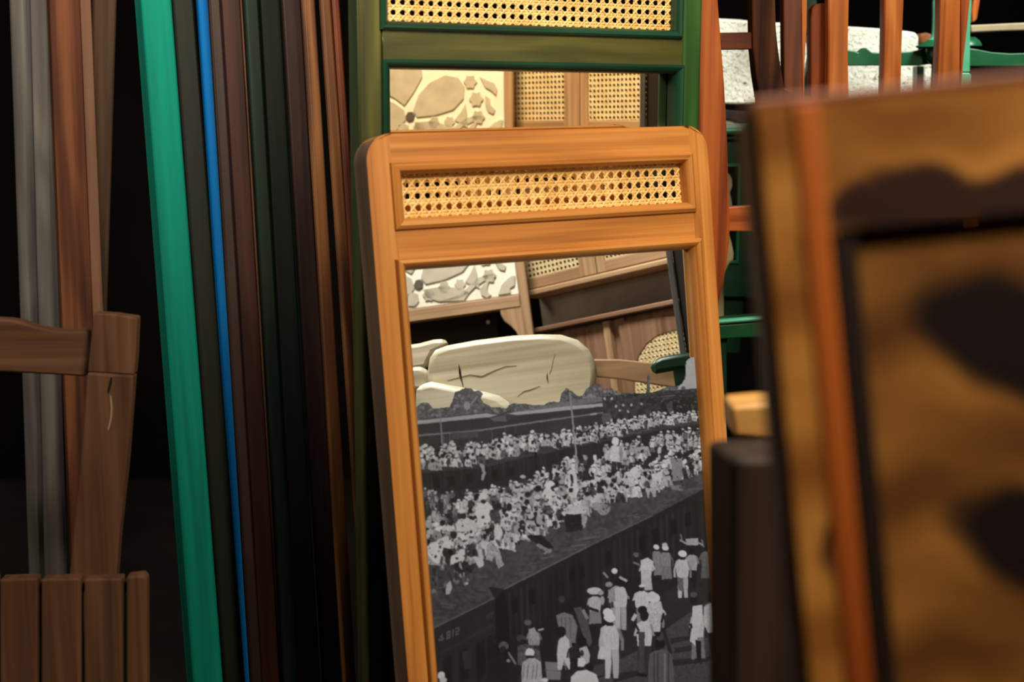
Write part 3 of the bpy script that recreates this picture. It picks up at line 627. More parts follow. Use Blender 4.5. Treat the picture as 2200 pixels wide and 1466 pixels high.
# the cut-out photo print lying on the glass
G, A = draw_print()
def build_print():
    m, nt, b = _mat('photo_paper'); at = nt.nodes.new('ShaderNodeAttribute'); at.attribute_name = 'tone'
    nt.links.new(at.outputs['Color'], b.inputs['Base Color']); b.inputs['Roughness'].default_value = 0.55; b.inputs['Specular IOR Level'].default_value = 0.25
    step = 1.25; C0 = REC2+.0008
    o = FR2.pt(0, 0, C0); n = FR2.n
    xs = np.arange(PX0+.5, PX1-1, step); ys = np.arange(PY0+.5, PY1-1, step)
    X, Y = np.meshgrid(xs, ys)
    rr = np.array(R_); dd = np.array(D_); ff = np.array(F_); nn = np.array(n)
    ray_ = ((X-1100)/FPX)[..., None]*rr + ((Y-733)/FPX)[..., None]*dd + ff
    t = np.dot(np.array(o-CAM), nn)/(ray_@nn); Pn = np.array(CAM)+ray_*t[..., None]
    q = Pn-np.array(FR2.o); aa = q@np.array(FR2.h); bb = q@np.array(FR2.v)
    gx = np.clip(((X-PX0)-.5), 0, G.shape[1]-2); gy = np.clip(((Y-PY0)-.5), 0, G.shape[0]-2)
    x0 = gx.astype(int); y0 = gy.astype(int); fx = gx-x0; fy = gy-y0
    S = G[y0, x0]*(1-fx)*(1-fy)+G[y0, x0+1]*fx*(1-fy)+G[y0+1, x0]*(1-fx)*fy+G[y0+1, x0+1]*fx*fy
    al = A[np.clip(y0, 0, A.shape[0]-1), np.clip(x0, 0, A.shape[1]-1)] & (aa > ga0+.003) & (aa < ga1-.003) & (bb > gb0+.003) & (bb < GB1-.003)
    ny, nx = X.shape; idx = -np.ones((ny, nx), int); cell = al[:-1, :-1] & al[1:, :-1] & al[:-1, 1:] & al[1:, 1:]
    used = np.zeros((ny, nx), bool); used[:-1, :-1] |= cell; used[1:, :-1] |= cell; used[:-1, 1:] |= cell; used[1:, 1:] |= cell
    idx[used] = np.arange(used.sum()); vs = Pn[used]-np.array(base2)
    jj, ii = np.nonzero(cell); f = np.stack([idx[jj, ii], idx[jj+1, ii], idx[jj+1, ii+1], idx[jj, ii+1]], 1)
    me = bpy.data.meshes.new('photo_print'); me.vertices.add(len(vs)); me.vertices.foreach_set('co', vs.astype(np.float32).ravel())
    me.loops.add(len(f)*4); me.loops.foreach_set('vertex_index', f.astype(np.int32).ravel())
    me.polygons.add(len(f)); me.polygons.foreach_set('loop_start', np.arange(0, len(f)*4, 4, dtype=np.int32))
    try: me.polygons.foreach_set('loop_total', np.full(len(f), 4, dtype=np.int32))
    except Exception: pass
    me.update(); me.validate()
    c = S[used]*PRINT_GAIN/255.0; c = np.where(c <= .04045, c/12.92, ((c+.055)/1.055)**2.4)
    col = np.ones((len(c), 4), np.float32); col[:, 0] = c*.84; col[:, 1] = c*.98; col[:, 2] = np.minimum(c*1.28, 1)
    ca = me.color_attributes.new('tone', 'FLOAT_COLOR', 'POINT'); ca.data.foreach_set('color', col.ravel())
    me.materials.append(m)
    ob = bpy.data.objects.new('photo_print', me); COL.objects.link(ob); ob.location = base2
    ob['label'] = "black and white photo print of crowded train roofs, stuck on the teak mirror glass"
    ob['category'] = 'photo print'
PRINT_GAIN = 1.0
build_print()

# ================================================================ back mirror
f1 = FR1
def A1(x, y): return f1.ab(x, y)
L1 = (A1(762,10)[0]+A1(779,280)[0])/2; R1 = (A1(1500,10)[0]+A1(1513,280)[0])/2
c1a0, c1a1 = A1(818,40)[0], A1(1463,40)[0]; c1b1 = (A1(818,64)[1]+A1(1462,79)[1])/2; c1b0 = c1b1-0.40
g1a0, g1a1 = A1(822,140)[0], A1(1466,145)[0]; g1b0 = (A1(822,130)[1]+A1(1464,141)[1])/2
T1 = .036; fb1 = floor_b(f1, (L1+R1)/2, -T1); top1 = c1b0-.10
base1 = f1.pt((L1+R1)/2, fb1, -T1/2); base1.z = 0; MIRS = 'standing mirrors'
mir1 = thing('standing_mirror', 'tall green framed standing mirror with a cane panel on top, behind the teak framed mirror', 'mirror', base1, MIRS)
for (x0, x1, gm) in ((L1, g1a0, 'green'), (g1a1, R1, 'green_bright')):
    mb = MB(f1); mb.box(x0, x1, top1, fb1, -T1, 0, 1); mb.build('stile', M[gm], mir1, .004, 3)
for (y0, y1, nm) in ((top1, c1b0, 'top_rail'), (c1b1, g1b0, 'middle_rail'), (g1b0+1.0, g1b0+1.09, 'bottom_rail')):
    mb = MB(f1); mb.box(g1a0, g1a1, y0, y1, -T1, 0, 0); mb.build(nm, M['green'], mir1, .001, 1)
PR1 = [(-.002,-.002),(-.001,.004),(.002,.006),(.005,.005),(.009,.001),(.010,-.006),(.010,-.020),(-.002,-.020)]
mb = MB(f1); mb.sweep_rect(c1a0, c1a1, c1b0, c1b1, PR1); mb.build('cane_moulding', M['green_dark'], mir1)
mb = MB(f1); mb.sweep_rect(g1a0, g1a1, g1b0, g1b0+1.0, PR1); mb.build('glass_moulding', M['green_dark'], mir1)
cane(f1, c1a0+.002, c1a1-.002, c1b0+.002, c1b1-.002, -.012, (c1a1-c1a0)/34.5, 'cane_panel', M['cane'], mir1, sw=.42)
mb = MB(f1); mb.box(g1a0+.001, g1a1-.001, g1b0+.001, g1b0+.999, -.025, -.022, 1); mb.build('mirror_glass', M['glass_back'], mir1, smooth=False)
mb = MB(f1); mb.box(g1a0+.001, g1a1-.001, g1b0+.001, g1b0+.999, -.035, -.026, 1); mb.build('backing_board', M['dark'], mir1, smooth=False)

# ================================================================ boards and frame edges leaning on the left
def board(name, label, Z, top, bot, mfront, mside=None, ytop=-420, group='boards and posts leaning on the left', cat='board', lip=None, bevel=.003):
    # top and bot: picture x of the far side edge, near edge and right edge at y=0 and y=1466; the board runs to the floor
    hh = h2; nn = h2.cross(v2)                 # thickness direction, away from the viewer
    def corners(y, t, Zc):
        p = P(t[1], y, Zc); o = p
        nrm = FR2.n
        q = hit(t[2], y, p, nrm); wv = h2*((q-p).dot(h2))
        # thickness so that its far corner shows at t[0]
        k = 0.0; tgt = t[0]
        lo, hi = 0.0, 0.3
        for _ in range(30):
            mid = (lo+hi)/2; x = to_px(p-nrm*mid)[0]
            if x > tgt: lo = mid
            else: hi = mid
        return p, wv, lo, -nrm
    Zb = Z + 0.0557*(1466/FPX*Z)*0.6
    p0, w0, t0, nd = corners(0, top, Z); p1, w1, t1, _ = corners(1466, bot, Zb)
    d = (p1-p0); kf = (0-p0.z)/d.z; kt = ytop/1466.0
    th = max(.012, (t0+t1)/2); wv = (w0+w1)/2; nd = (nd - d.normalized()*nd.dot(d.normalized())).normalized()
    A0 = p0+d*kt; B0 = p0+d*kf
    fr = f_axes(A0, wv.normalized(), d.normalized(), nd); L = (B0-A0).length; ww = wv.length
    base = B0 + wv*0.5; base.z = 0
    sd = random.Random(name+label).random()*3
    def piece(a0, a1, c0, c1):
        m = MB(); I = []
        for (b) in (0, L):
            for (a, c) in ((a0,c0),(a1,c0),(a1,c1),(a0,c1)):
                p = fr.o+fr.h*a+fr.v*b+fr.n*c
                if b: p = p + fr.v*((0.0-p.z)/fr.v.z)
                m.v.append(p); m.g.append((a+sd, b+sd, c+sd)); I.append(len(m.v)-1)
        for q in ((0,1,2,3),(7,6,5,4),(0,4,5,1),(1,5,6,2),(2,6,7,3),(3,7,4,0)): m.f.append([I[k] for k in q])
        return m
    if mside is None and lip is None:
        o = piece(0, ww, 0, th).build(name, mfront, None, bevel, 2, base=base); o['label'] = label; o['category'] = cat
        if group: o['group'] = group
        return o
    root = thing(name, label, cat, base, group)
    piece(0, ww, 0, th*.3 if mside else th).build('face_board', mfront, root, min(bevel, .002), 2)
    if mside: piece(0, ww, th*.3, th).build('edge_board', mside, root, .001, 1)
    if lip: piece(ww, ww+lip[0], -.0, th).build('edge_strip', lip[1], root, .001, 1)
    return root

board('wooden_board', 'weathered grey wooden board, leftmost of the two grey ones', 2.17, (20, 22, 74), (70, 72, 120), M['grey'])
board('wooden_board', 'weathered grey wooden board against the left side of the worn red-brown post', 2.15, (64, 66, 108), (102, 104, 156), M['grey'])
board('wooden_post', 'worn red-brown wooden post at far left rising behind the folding chair', 2.12, (100, 106, 172), (160, 166, 232), M['rust'], lip=(.016, M['brown']))
board('wooden_board', 'dull brown board tilted the other way, half hidden behind the worn red-brown post', 2.25, (196, 200, 259), (150, 155, 200), M['board_brown'])
board('teal_board', 'bright teal painted board, the widest and brightest of the leaning boards', 1.96, (290, 304, 371), (398, 416, 478), M['teal'])
board('wooden_board', 'black-green painted board between the teal board and the blue board', 2.03, (364, 372, 424), (476, 484, 520), M['blackgreen'])
board('wooden_board', 'bright blue painted narrow board', 2.06, (424, 425, 449), (522, 523, 549), M['blue'])
board('wooden_board', 'dark brown board edge touching the right side of the blue board', 1.99, (449, 450, 474), (539, 540, 564), M['purple'])
board('wooden_board', 'dark maroon board with a pale worn right edge, right of the blue board', 2.02, (474, 476, 518), (562, 564, 602), M['maroon'], lip=(.003, M['brown']))
board('wooden_board', 'dark green board just right of the maroon board', 2.01, (523, 526, 556), (608, 611, 640), M['board_green'])
board('wooden_board', 'black-green board with a thin teal edge, left of the purplish brown board', 2.08, (558, 560, 598), (642, 644, 690), M['blackgreen'], lip=(.003, M['green_dark']))
board('wooden_board', 'dark purplish brown board left of the two walnut boards', 2.04, (604, 606, 648), (694, 696, 736), M['purple'])
board('wooden_board', 'figured walnut board, left one of the walnut pair', 2.02, (649, 651, 680), (738, 740, 764), M['walnut'])
board('wooden_board', 'figured walnut board, right one of the walnut pair beside the green framed mirror', 2.0, (686, 690, 712), (786, 790, 811), M['walnut'])
board('wooden_board', 'thin dark brown board squeezed against the green framed mirror', 2.03, (714, 715, 732), (812, 814, 828), M['darkred'])
# ================================================================ outlines on a plane turned to the viewer
def plane_at(px, py, Z, yaw=0.0, roll=0.0, upright=True):
    """local frame through a point; a right, b straight down, c towards the viewer"""
    o = P(px, py, Z); v = Vector((0, 0, -1)) if upright else D_.copy()
    h = Matrix.Rotation(math.radians(yaw), 3, 'Z') @ Vector((1, 0, 0))
    f = Fr(o, h, v)
    if roll:
        R = Matrix.Rotation(math.radians(roll), 3, f.n); f.h = R @ f.h; f.v = R @ f.v
    return f
def pxs(f, pts, c=0.0): return [f.ab(x, y, c) for x, y in pts]
def to_floor(f, pts_top, xl, xr, y): pass
def shape(f, pts, th, mat, name, parent=None, bevel=.003, along=1, c=0.0, off=None, base=None):
    m = MB(f); m.prism(pxs(f, pts, c), c-th, c, along, off or (random.random()*3, random.random()*3, 0))
    return m.build(name, mat, parent, bevel, 2, base=base)
def floor_under(f, px, py): 
    p = f.pt(*f.ab(px, py)); p.z = 0; return p
def down(f, x0, y0, x1=None):
    """picture height at which a line dropping from (x0,y0) in plane f reaches the floor"""
    a, b = f.ab(x0, y0); p = f.pt(a, b); q = p + f.v*((0.0-p.z)/f.v.z); return to_px(q)

M['whitewall'] = plain('rough_white_plaster', (226,222,204), 0.95, (244,244,232), 9, bump=.8, bscale=90, spec=.1, bd=.006)
nt_ = M['whitewall'].node_tree; n_ = nt_.nodes.new('ShaderNodeTexNoise'); n_.inputs['Scale'].default_value = 130; n_.inputs['Detail'].default_value = 3; n_.inputs['Distortion'].default_value = 1.5
tc_ = nt_.nodes.new('ShaderNodeTexCoord'); nt_.links.new(tc_.outputs['Object'], n_.inputs['Vector']); r_ = _ramp(nt_, [(.34, (120, 114, 98)), (.42, (255, 255, 255))]); nt_.links.new(n_.outputs[0], r_.inputs[0])
mx_ = nt_.nodes.new('ShaderNodeMixRGB'); mx_.blend_type = 'MULTIPLY'; mx_.inputs[0].default_value = 1.0
b_ = nt_.nodes['Principled BSDF']; src_ = b_.inputs['Base Color'].links[0].from_socket; nt_.links.new(src_, mx_.inputs[1]); nt_.links.new(r_.outputs[0], mx_.inputs[2]); nt_.links.new(mx_.outputs[0], b_.inputs['Base Color'])
M['brick'] = plain('brown_brick', (112,64,36), 0.9, (150,88,52), 60, bump=.6)
M['greenpaint'] = plain('green_gloss_paint', (20, 72, 44), 0.35, (26, 88, 54), 12)
M['greenpale'] = plain('pale_sea_green_paint', (70, 150, 116), 0.4, (86, 172, 136), 12)
M['greendeep'] = plain('deep_green_paint', (14,42,28), 0.35, (20,54,36), 12)
M['beige'] = plain('beige_painted_bar', (150,134,104), 0.6, (170,154,124), 20)
M['tan'] = wood('tan_wood', (168,120,60), (190,142,78), (206,160,96), rough=.5)
M['greybrown'] = wood('dark_grey_brown_wood', (30, 22, 19), (44, 33, 28), (58, 43, 37), rough=.6, spec=.2)

# ---------------------------------------------------------------- white rough block wall in the back room
fw = plane_at(1750, 60, 3.45, -4)
TOPY = [(1500,36),(1550,40),(1590,42),(1622,46),(1680,49),(1740,52),(1790,55),(1840,58),(1900,62),(1950,67),(1966,70),(1974,78)]
pts = TOPY + [(1973,110),(1972,150),(1970,180),(1968,236),(1500,222)]
m = MB(fw); m.prism(pxs(fw, pts), -.25, 0); o = m.build('wall_inner', M['whitewall'], None, .006); struct(o)
m = MB(fw); q = pxs(fw, [(1500,236),(1500,276),(1700,276),(1700,246),(1660,242),(1620,244),(1560,240)]); m.prism(q, -.25, -.005); o = m.build('trim_1', M['whitewall'], None, .004); struct(o)
m = MB(fw); q = pxs(fw, [(1500, 262), (1500, 900), (1990, 900), (1990, 262)]); m.prism(q, -.22, -.03); o = m.build('baseboard_inner', M['wall_dark'], None); struct(o)
m = MB(fw); q = pxs(fw, [(1976,74),(1990,70),(2004,74),(2006,96),(1976,96)]); o = None
m.prism(q, -.1, 0); o = m.build('brick', M['brick'], None, .006); o['label'] = 'small brown brick end beside the top right corner of the white block wall'; o['category'] = 'brick'
m = MB(fw); q = pxs(fw, [(1986, 140), (2002, 138), (2000, 180), (1996, 236), (1984, 236)]); m.prism(q, -.25, 0.0); o = m.build('trim_2', M['whitewall'], None, .004); struct(o)
m = MB(fw); q = pxs(fw, [(1500,234),(1562,236),(1600,240),(1660,238),(1700,240),(1700,250),(1640,252),(1600,266),(1580,262),(1560,256),(1500,262)]); m.prism(q, -.2, .006); o = m.build('rotten_batten', M['greybrown'], None, .002)
o['label'] = 'dark crumbling wooden batten between the white block wall and green cabinet'; o['category'] = 'batten'

# ---------------------------------------------------------------- chair with bowed back posts, right of the green mirror
fc = plane_at(1560, 300, 2.55, 12)
b = floor_under(fc, 1560, 300)
t = thing('wooden_chair', 'red-brown wooden chair with bowed back posts, just right of the green framed mirror', 'chair', b)
yb = down(fc, 1548, 640)
shape(fc, [(1470,-160),(1541,-160),(1544,0),(1551,90),(1558,180),(1564,290),(1567,400),(1570,480),(1569,520),(1563,570),(1555,615),(1543,660),(1520,760),(1510,yb[1]),(1490,yb[1]),(1480,700),(1496,560),(1500,400),(1497,200),(1490,0)], .035, M['redwood'], 'back_post', t, .006)
shape(fc, [(1594,-160),(1617,0),(1619,100),(1625,160),(1637,235),(1652,330),(1700,330),(1711,215),(1705,200),(1697,193),(1686,191),(1679,150),(1672,100),(1668,60),(1666,0),(1662,-160)], .03, M['walnut2'] if 'walnut2' in M else M['rust'], 'back_post', t, .003, c=-.02)
shape(fc, [(1546,70),(1622,69),(1624,106),(1550,107)], .02, M['darkred'], 'cross_rail', t, .002, 0, c=-.03)
shape(fc, [(1560,446),(1640,440),(1700,440),(1700,498),(1640,498),(1562,497)], .022, M['redwood'], 'seat_rail', t, .002, 0, c=-.02)

# ---------------------------------------------------------------- posts and slats in the middle distance
fd = plane_at(1760, 100, 2.75, 4)
def post(name, label, f, tops, w0, w1, mat, th=.03, cat='post', ytop=-160, yk=260, bev=.003, edge=None):
    pass
def flr(f, x, y=200): return down(f, x, y)[1]
def solo(name, label, cat, f, pts, th, mat, bevel=.003, group=None, c=0.0, along=1):
    o = shape(f, pts, th, mat, name, None, bevel, along, c, base=floor_under(f, pts[0][0], 200)); o['label'] = label; o['category'] = cat
    if group: o['group'] = group
    return o
y_ = flr(fd, 1700)
tt = thing('wooden_post', 'dark red-brown square post with a pale right edge, just right of the bowed chair', 'post', floor_under(fd, 1705, 200))
shape(fd, [(1682,-160),(1720,-160),(1724,200),(1727,y_),(1689,y_),(1685,200)], .03, M['darkred'], 'post_face', tt, .002)
shape(fd, [(1720.5,-160),(1735,-160),(1733,60),(1729,130),(1728,200),(1730,y_),(1727.5,y_),(1724.5,200)], .028, M['orangewood'], 'post_edge', tt, .001, c=-.004)
yround = flr(fd, 1760)
solo('wooden_post', 'reddish brown post with a rounded top touching the leftmost orange slat', 'post', fd, [(1742, 40), (1744, 18), (1752, 9), (1766, 6), (1776, 9), (1778, 200), (1778, yround), (1744, yround), (1742, 200)], .03, M['redwood'], .003, c=-.045)
tg = thing('green_chair', 'dark green curved chair back between the dark red post and rounded post', 'chair', floor_under(fd, 1745, 200))
shape(plane_at(1740,100,2.95,0), [(1728,-160),(1750,-160),(1762,200),(1762,320),(1722,320),(1720,200),(1728,172),(1734,150),(1739,120),(1738,95),(1733,75),(1727,60)], .03, M['greendeep'], 'back_post', tg, .003)
shape(plane_at(1740,100,2.95,0), [(1724,320),(1760,320),(1758,flr(fd,1740)-60),(1730,flr(fd,1740)-60)], .03, M['greendeep'], 'leg', tg, .002)
ts = thing('slatted_back', 'orange-brown slatted bench back with three spaced upright slats, behind the blurred headboard', 'bench', floor_under(fd, 1900, 200))
shape(fd, [(1778.5,-160),(1826,-160),(1824,0),(1822,120),(1824,190),(1826,420),(1776,420),(1780,100)], .028, M['orangewood'], 'slat', ts, .003, c=-.002)
shape(fd, [(1901,-160),(1945,-160),(1942,0),(1938,100),(1936,190),(1932,420),(1894,420),(1896,190),(1899,60)], .028, M['orangewood'], 'slat', ts, .003, c=-.002)
shape(fd, [(2022,-160),(2066,-160),(2064,0),(2063,80),(2063,190),(2060,420),(2008,420),(2012,190),(2017,60)], .028, M['orangewood'], 'slat', ts, .003, c=-.002)
shape(fd, [(2067,-160),(2094,-160),(2084,0),(2078,60),(2070,130),(2066,190),(2064,420),(2061,420),(2064,190),(2064.5,0)], .024, M['redwood'], 'slat_side', ts, .001, c=-.006)
shape(fd, [(1760,400),(2110,400),(2110,470),(1760,470)], .04, M['orangewood'], 'bottom_rail', ts, .003, 0, c=.004)
for x in (1780, 2070):
    shape(fd, [(x,470),(x+34,470),(x+34,flr(fd,x)),(x,flr(fd,x))], .036, M['orangewood'], 'leg', ts, .002)
shape(fd, [(1760,-230),(2130,-230),(2130,-160),(1760,-160)], .04, M['orangewood'], 'top_rail', ts, .003, 0, c=.004)
solo('wooden_post', 'tapering red-brown chair leg end at the top edge, right of the three orange slats', 'post', plane_at(2098,20,3.05,0), [(2094,-160),(2118,-160),(2106,0),(2100,40),(2094,48),(2088,48),(2086,20),(2090,0)], .03, M['redwood'], .003)

# ---------------------------------------------------------------- green bench with scalloped rail and turned spindle
fg = plane_at(1950, 110, 3.12, 0)
tb = thing('green_bench', 'green bench with a scalloped rail and turned spindle behind the orange slats', 'bench', floor_under(fg, 1960, 200))
shape(fg, [(1790,106),(1815,106),(1836,109),(1844,113),(1850,108),(1856,103),(1861,102),(1865,106),(1874,112),(1890,113),(1920,113),(1950,111),(1975,108),(1990,103),(1994,120),(1992,134),(1975,141),(1790,141)], .03, M['greenpaint'], 'scalloped_rail', tb, .002, 0)
shape(fg, [(2079,103),(2100,106),(2130,112),(2170,115),(2240,113),(2240,143),(2079,143)], .03, M['greenpaint'], 'lower_rail', tb, .002, 0)
def lathe(px, prof, Z, mat, name, parent, n=24):
    """prof: (picture y, half width in px)"""
    rings = []
    for y, r in prof:
        c = P(px, y, Z); rr = r/FPX*Z
        rings.append([tuple(c+Vector((math.cos(2*math.pi*k/n)*rr, math.sin(2*math.pi*k/n)*rr, 0))) for k in range(n)])
    m = MB(); m.loft(rings); return m.build(name, mat, parent)
lathe(2010, [(-160,7),(0,6),(6,7.5),(30,7),(60,7.5),(78,9),(84,14),(87,16)], 3.10, M['greenpale'], 'spindle', tb)
lathe(2010, [(86,16),(92,26),(98,40),(101,42),(103,38),(104,18)], 3.10, M['greenpaint'], 'spindle_collar', tb)
lathe(2010, [(104,20),(118,22),(132,18),(140,8)], 3.10, M['greendeep'], 'spindle_foot', tb)
lathe(2078, [(80,16),(88,26),(96,30),(99,30),(101,18)], 3.2, M['greenpaint'], 'spindle_collar', tb)
shape(plane_at(2076,90,3.04,0), [(2080,-160),(2098,-160),(2088,0),(2085,60),(2084,155),(2066,155),(2068,120),(2074,70),(2079,20)], .03, M['greenpale'], 'leg', tb, .002)
shape(plane_at(2076,90,3.03,0), [(2064,160),(2067,157),(2083,157),(2087,162),(2087,300),(2064,300)], .04, M['greenpale'], 'leg_foot', tb, .006)
shape(plane_at(1976,160,3.2,0), [(1971,142),(1985,142),(1984,240),(1970,240)], .04, M['greendeep'], 'leg', tb, .002)
o = solo('shelf_bar', 'flat beige shelf bar running off the right edge behind the green bench', 'shelf', plane_at(2150,60,3.3,0), [(2086,54),(2150,51),(2260,46),(2260,64),(2150,67),(2086,70)], .05, M['beige'], .003, along=0)
shape(plane_at(2150,90,3.6,0), [(2086,72),(2260,68),(2260,112),(2086,106)], .05, M['blackgreen'], 'dark_shelf', o) if False else None
o = solo('blue_sheet', 'narrow bright blue sheet between two brown posts at the top edge', 'sheet', plane_at(1684,20,3.35,0), [(1679,-160),(1700,-160),(1700,47),(1677,47),(1680,30)], .01, M['blue'], .001)

# ---------------------------------------------------------------- green cabinet below the white wall
fk = plane_at(1590, 300, 3.05, 6)
tk = thing('green_cabinet', 'dark green cabinet with a small framed black pane, left of the blurred headboard', 'cabinet', floor_under(fk, 1600, 300))
shape(fk, [(1540,300),(1760,300),(1760,640),(1540,640)], .3, M['greendeep'], 'body', tk, .004)
shape(fk, [(1535,276),(1770,272),(1770,290),(1535,290)], .33, M['greenpaint'], 'cornice', tk, .006, 0, c=.03)
shape(fk, [(1538, 290), (1765, 290), (1765, 301), (1538, 301)], .31, M['greendeep'], 'cornice_bead', tk, .004, 0, c=.014)
m = MB(fk); A_ = pxs(fk, [(1545, 352), (1592, 352), (1592, 566), (1545, 566)]); m.sweep_rect(A_[0][0], A_[1][0], A_[0][1], A_[2][1], [(0, 0), (.001, .006), (.006, .006), (.008, 0)]); m.build('pane_moulding', M['greenpaint'], tk)
m = MB(fk); m.box(A_[0][0]+.007, A_[1][0]-.007, A_[0][1]+.007, A_[2][1]-.007, 0, .002); m.build('pane', plain('black_pane', (6,7,6), .25), tk)
for s_ in (0, 1):
    shape(fk, [(1548+150*s_,640),(1600+150*s_,640),(1590+150*s_,760),(1560+150*s_,760)], .05, M['greendeep'], 'leg', tk, .003, c=-.02)
tl = thing('green_bench', 'low green bench below the green cabinet, left of the blurred headboard', 'bench', floor_under(plane_at(1590,700,2.85,0), 1590, 700))
fl = plane_at(1590, 700, 2.8, 6)
shape(fl, [(1530, 690), (1674, 679), (1674, 687), (1530, 698)], .02, M['greenpale'], 'seat_edge', tl, .003, 0, c=.01)
shape(fl, [(1530, 699), (1674, 688), (1674, 723), (1530, 730)], .1, M['greenpaint'], 'seat', tl, .003, 0)
yy = flr(fl, 1560, 740)
for x in (1535, 1640): shape(fl, [(x, 728), (x+28, 726), (x+26, yy), (x+4, yy)], .04, M['greendeep'], 'leg', tl, .003, c=-.02)
fleg = plane_at(1568, 450, 2.9, 0); yleg = flr(fleg, 1550)
tw = solo('cream_turned_leg', 'cream turned leg half hidden by the bowed chair post, before the black pane', 'table leg', fleg, [(1552, 370), (1566, 372), (1573, 384), (1574, 400), (1569, 415), (1573, 432), (1575, 470), (1566, 500), (1572, 520), (1577, 545), (1576, 560), (1568, 566), (1556, 590), (1552, yleg), (1538, yleg), (1540, 566)], .02, M['beige'], .004)

# ---------------------------------------------------------------- near, out-of-focus pieces on the right
fb_ = plane_at(1640, 1100, 0.85, 10)
ydk = down(fb_, 1800, 1000)[1]
o = solo('dark_cabinet', 'dark grey-brown wooden cabinet, out of focus, between the teak mirror and the blurred headboard', 'cabinet', fb_, [(1574, 990), (1600, 986), (1900, 984), (1900, ydk), (1576, ydk)], .05, M['greybrown'], .004)
fst = plane_at(1610,910,1.15,0)
tst = thing('wooden_stool', 'pale tan stool top, out of focus, showing above the dark grey-brown cabinet', 'stool', floor_under(fst, 1700, 910))
shape(fst, [(1572,874),(1640,868),(1900,866),(1900,946),(1640,946),(1576,940)], .05, M['tan'], 'seat', tst, .004, 0)
for x in (1640, 1850): shape(fst, [(x,946),(x+36,946),(x+36,down(fst,x,1000)[1]),(x,down(fst,x,1000)[1])], .03, M['darkred'], 'leg', tst, .002, c=-.01)

ZF = 0.52
FF = Fr(P(1650, 226, ZF), WD(Vector((1, -.098, -.03))), WD(Vector((.105, 1, .02))))
M['burl'] = None
def burl_mat():
    m, nt, b = _mat('burl_veneer'); at = nt.nodes.new('ShaderNodeAttribute'); at.attribute_name = 'figure'
    nt.links.new(at.outputs['Color'], b.inputs['Base Color']); b.inputs['Roughness'].default_value = .6; b.inputs['Specular IOR Level'].default_value = .15; return m
M['burl'] = burl_mat()
def burl_board(name, parent, a0, a1, b0, b1, c, blobs, cols, th=.01, nx=70, ny=90, seed=3):
    """thick board on the headboard frame with painted knots and figure, and recess shadow on the top rail; blobs (x, y, rx, ry, turn)"""
    rs = np.random.RandomState(seed); ph = rs.rand(8)*6
    V = []; Fc = []; cc = []
    for j in range(ny+1):
        for i in range(nx+1):
            a = a0+(a1-a0)*i/nx; b = b0+(b1-b0)*j/ny; p = FF.pt(a, b, c)
            X = 1650+a*5800; Y = 226+b*5800
            X2 = X+22*math.sin(Y*.011+ph[0])+10*math.sin(Y*.03+X*.01+ph[1]); Y2 = Y+16*math.sin(X*.013+ph[2])+9*math.sin(X*.035+ph[3])
            g = 0.5+0.34*math.sin((X2*.35+Y2)*.017+ph[4])+.14*math.sin((X2*.2-Y2)*.036+ph[5])+.04*math.sin(Y2*.1+ph[6])
            g = min(max(g, 0), 1); k = 0.0
            for (bx, by, rx, ry, rot) in blobs:
                dx = X2-bx; dy = Y2-by; cr, sr = math.cos(rot), math.sin(rot)
                d = math.hypot((dx*cr+dy*sr)/rx, (-dx*sr+dy*cr)/ry); k = max(k, min(1, max(0, (1.22-d)/.34)))
            c0, c1, c2 = cols; col = [c0[q]*(1-g)+c1[q]*g for q in range(3)]; col = [col[q]*(1-k)+c2[q]*k for q in range(3)]
            V.append(p); cc.append((*lin(col), 1))
    n = len(V)
    for j in range(ny):
        for i in range(nx):
            q = j*(nx+1)+i; Fc.append([q, q+1, q+nx+2, q+nx+1])
    for (i, j) in ((0, 0), (nx, 0), (nx, ny), (0, ny)):
        V.append(FF.pt(a0+(a1-a0)*i/nx, b0+(b1-b0)*j/ny, c-th)); cc.append((*lin(cols[0]), 1))
    top = list(range(nx+1)); bot = [ny*(nx+1)+i for i in range(nx+1)]; le = [j*(nx+1) for j in range(ny+1)]; ri = [j*(nx+1)+nx for j in range(ny+1)]
    Fc.append(top[::-1]+[n, n+1]); Fc.append(bot+[n+2, n+3]); Fc.append(le+[n+3, n]); Fc.append(ri[::-1]+[n+1, n+2]); Fc.append([n, n+3, n+2, n+1])
    me = bpy.data.meshes.new(name); bs = Vector(parent.location); me.from_pydata([tuple(p-bs) for p in V], [], Fc)
    ca = me.color_attributes.new('figure', 'FLOAT_COLOR', 'POINT'); ca.data.foreach_set('color', np.array(cc, np.float32).ravel())
    me.materials.append(M['burl']); o = bpy.data.objects.new(name, me); COL.objects.link(o); o.parent = parent; return o
bf = FF.pt(.08, 0, -.02); bf.z = 0
th_ = thing('headboard', 'large blurred wooden headboard with a dark knotted panel, nearest on the right', 'headboard', bf)
fbF = floor_b(FF, .02, 0)
def fa(x, y, c=0): return FF.ab(x, y, c)[0]
def fbv(x, y, c=0): return FF.ab(x, y, c)[1]
AW = .17; bR0 = .0475; bP0 = .0485
aS = 0.0085; aM0 = .0085; aM1 = .0180; aP = .0285
TANC = ((140, 86, 36), (206, 144, 70), (54, 32, 26)); GOLD = ((96, 58, 24), (164, 112, 50), (22, 13, 12))
burl_board('left_stile', th_, -.004, aS, 0.001, .40, 0, [(1722,420,14,110,.05),(1724,740,12,120,.05),(1722,1080,14,140,.1),(1718,1500,16,150,.1)], TANC, .028, 20, 160, 5)
m = MB(FF); m.box(-.004, aS, .4001, fbF-.02, -.028, 0, 1); m.build('leg', M['orangewood'], th_, .002)
m = MB(FF); m.box(-.0075, -.0042, .002, fbF-.02, -.034, -.002, 1); m.build('stile_edge', M['maroon'], th_, .003)
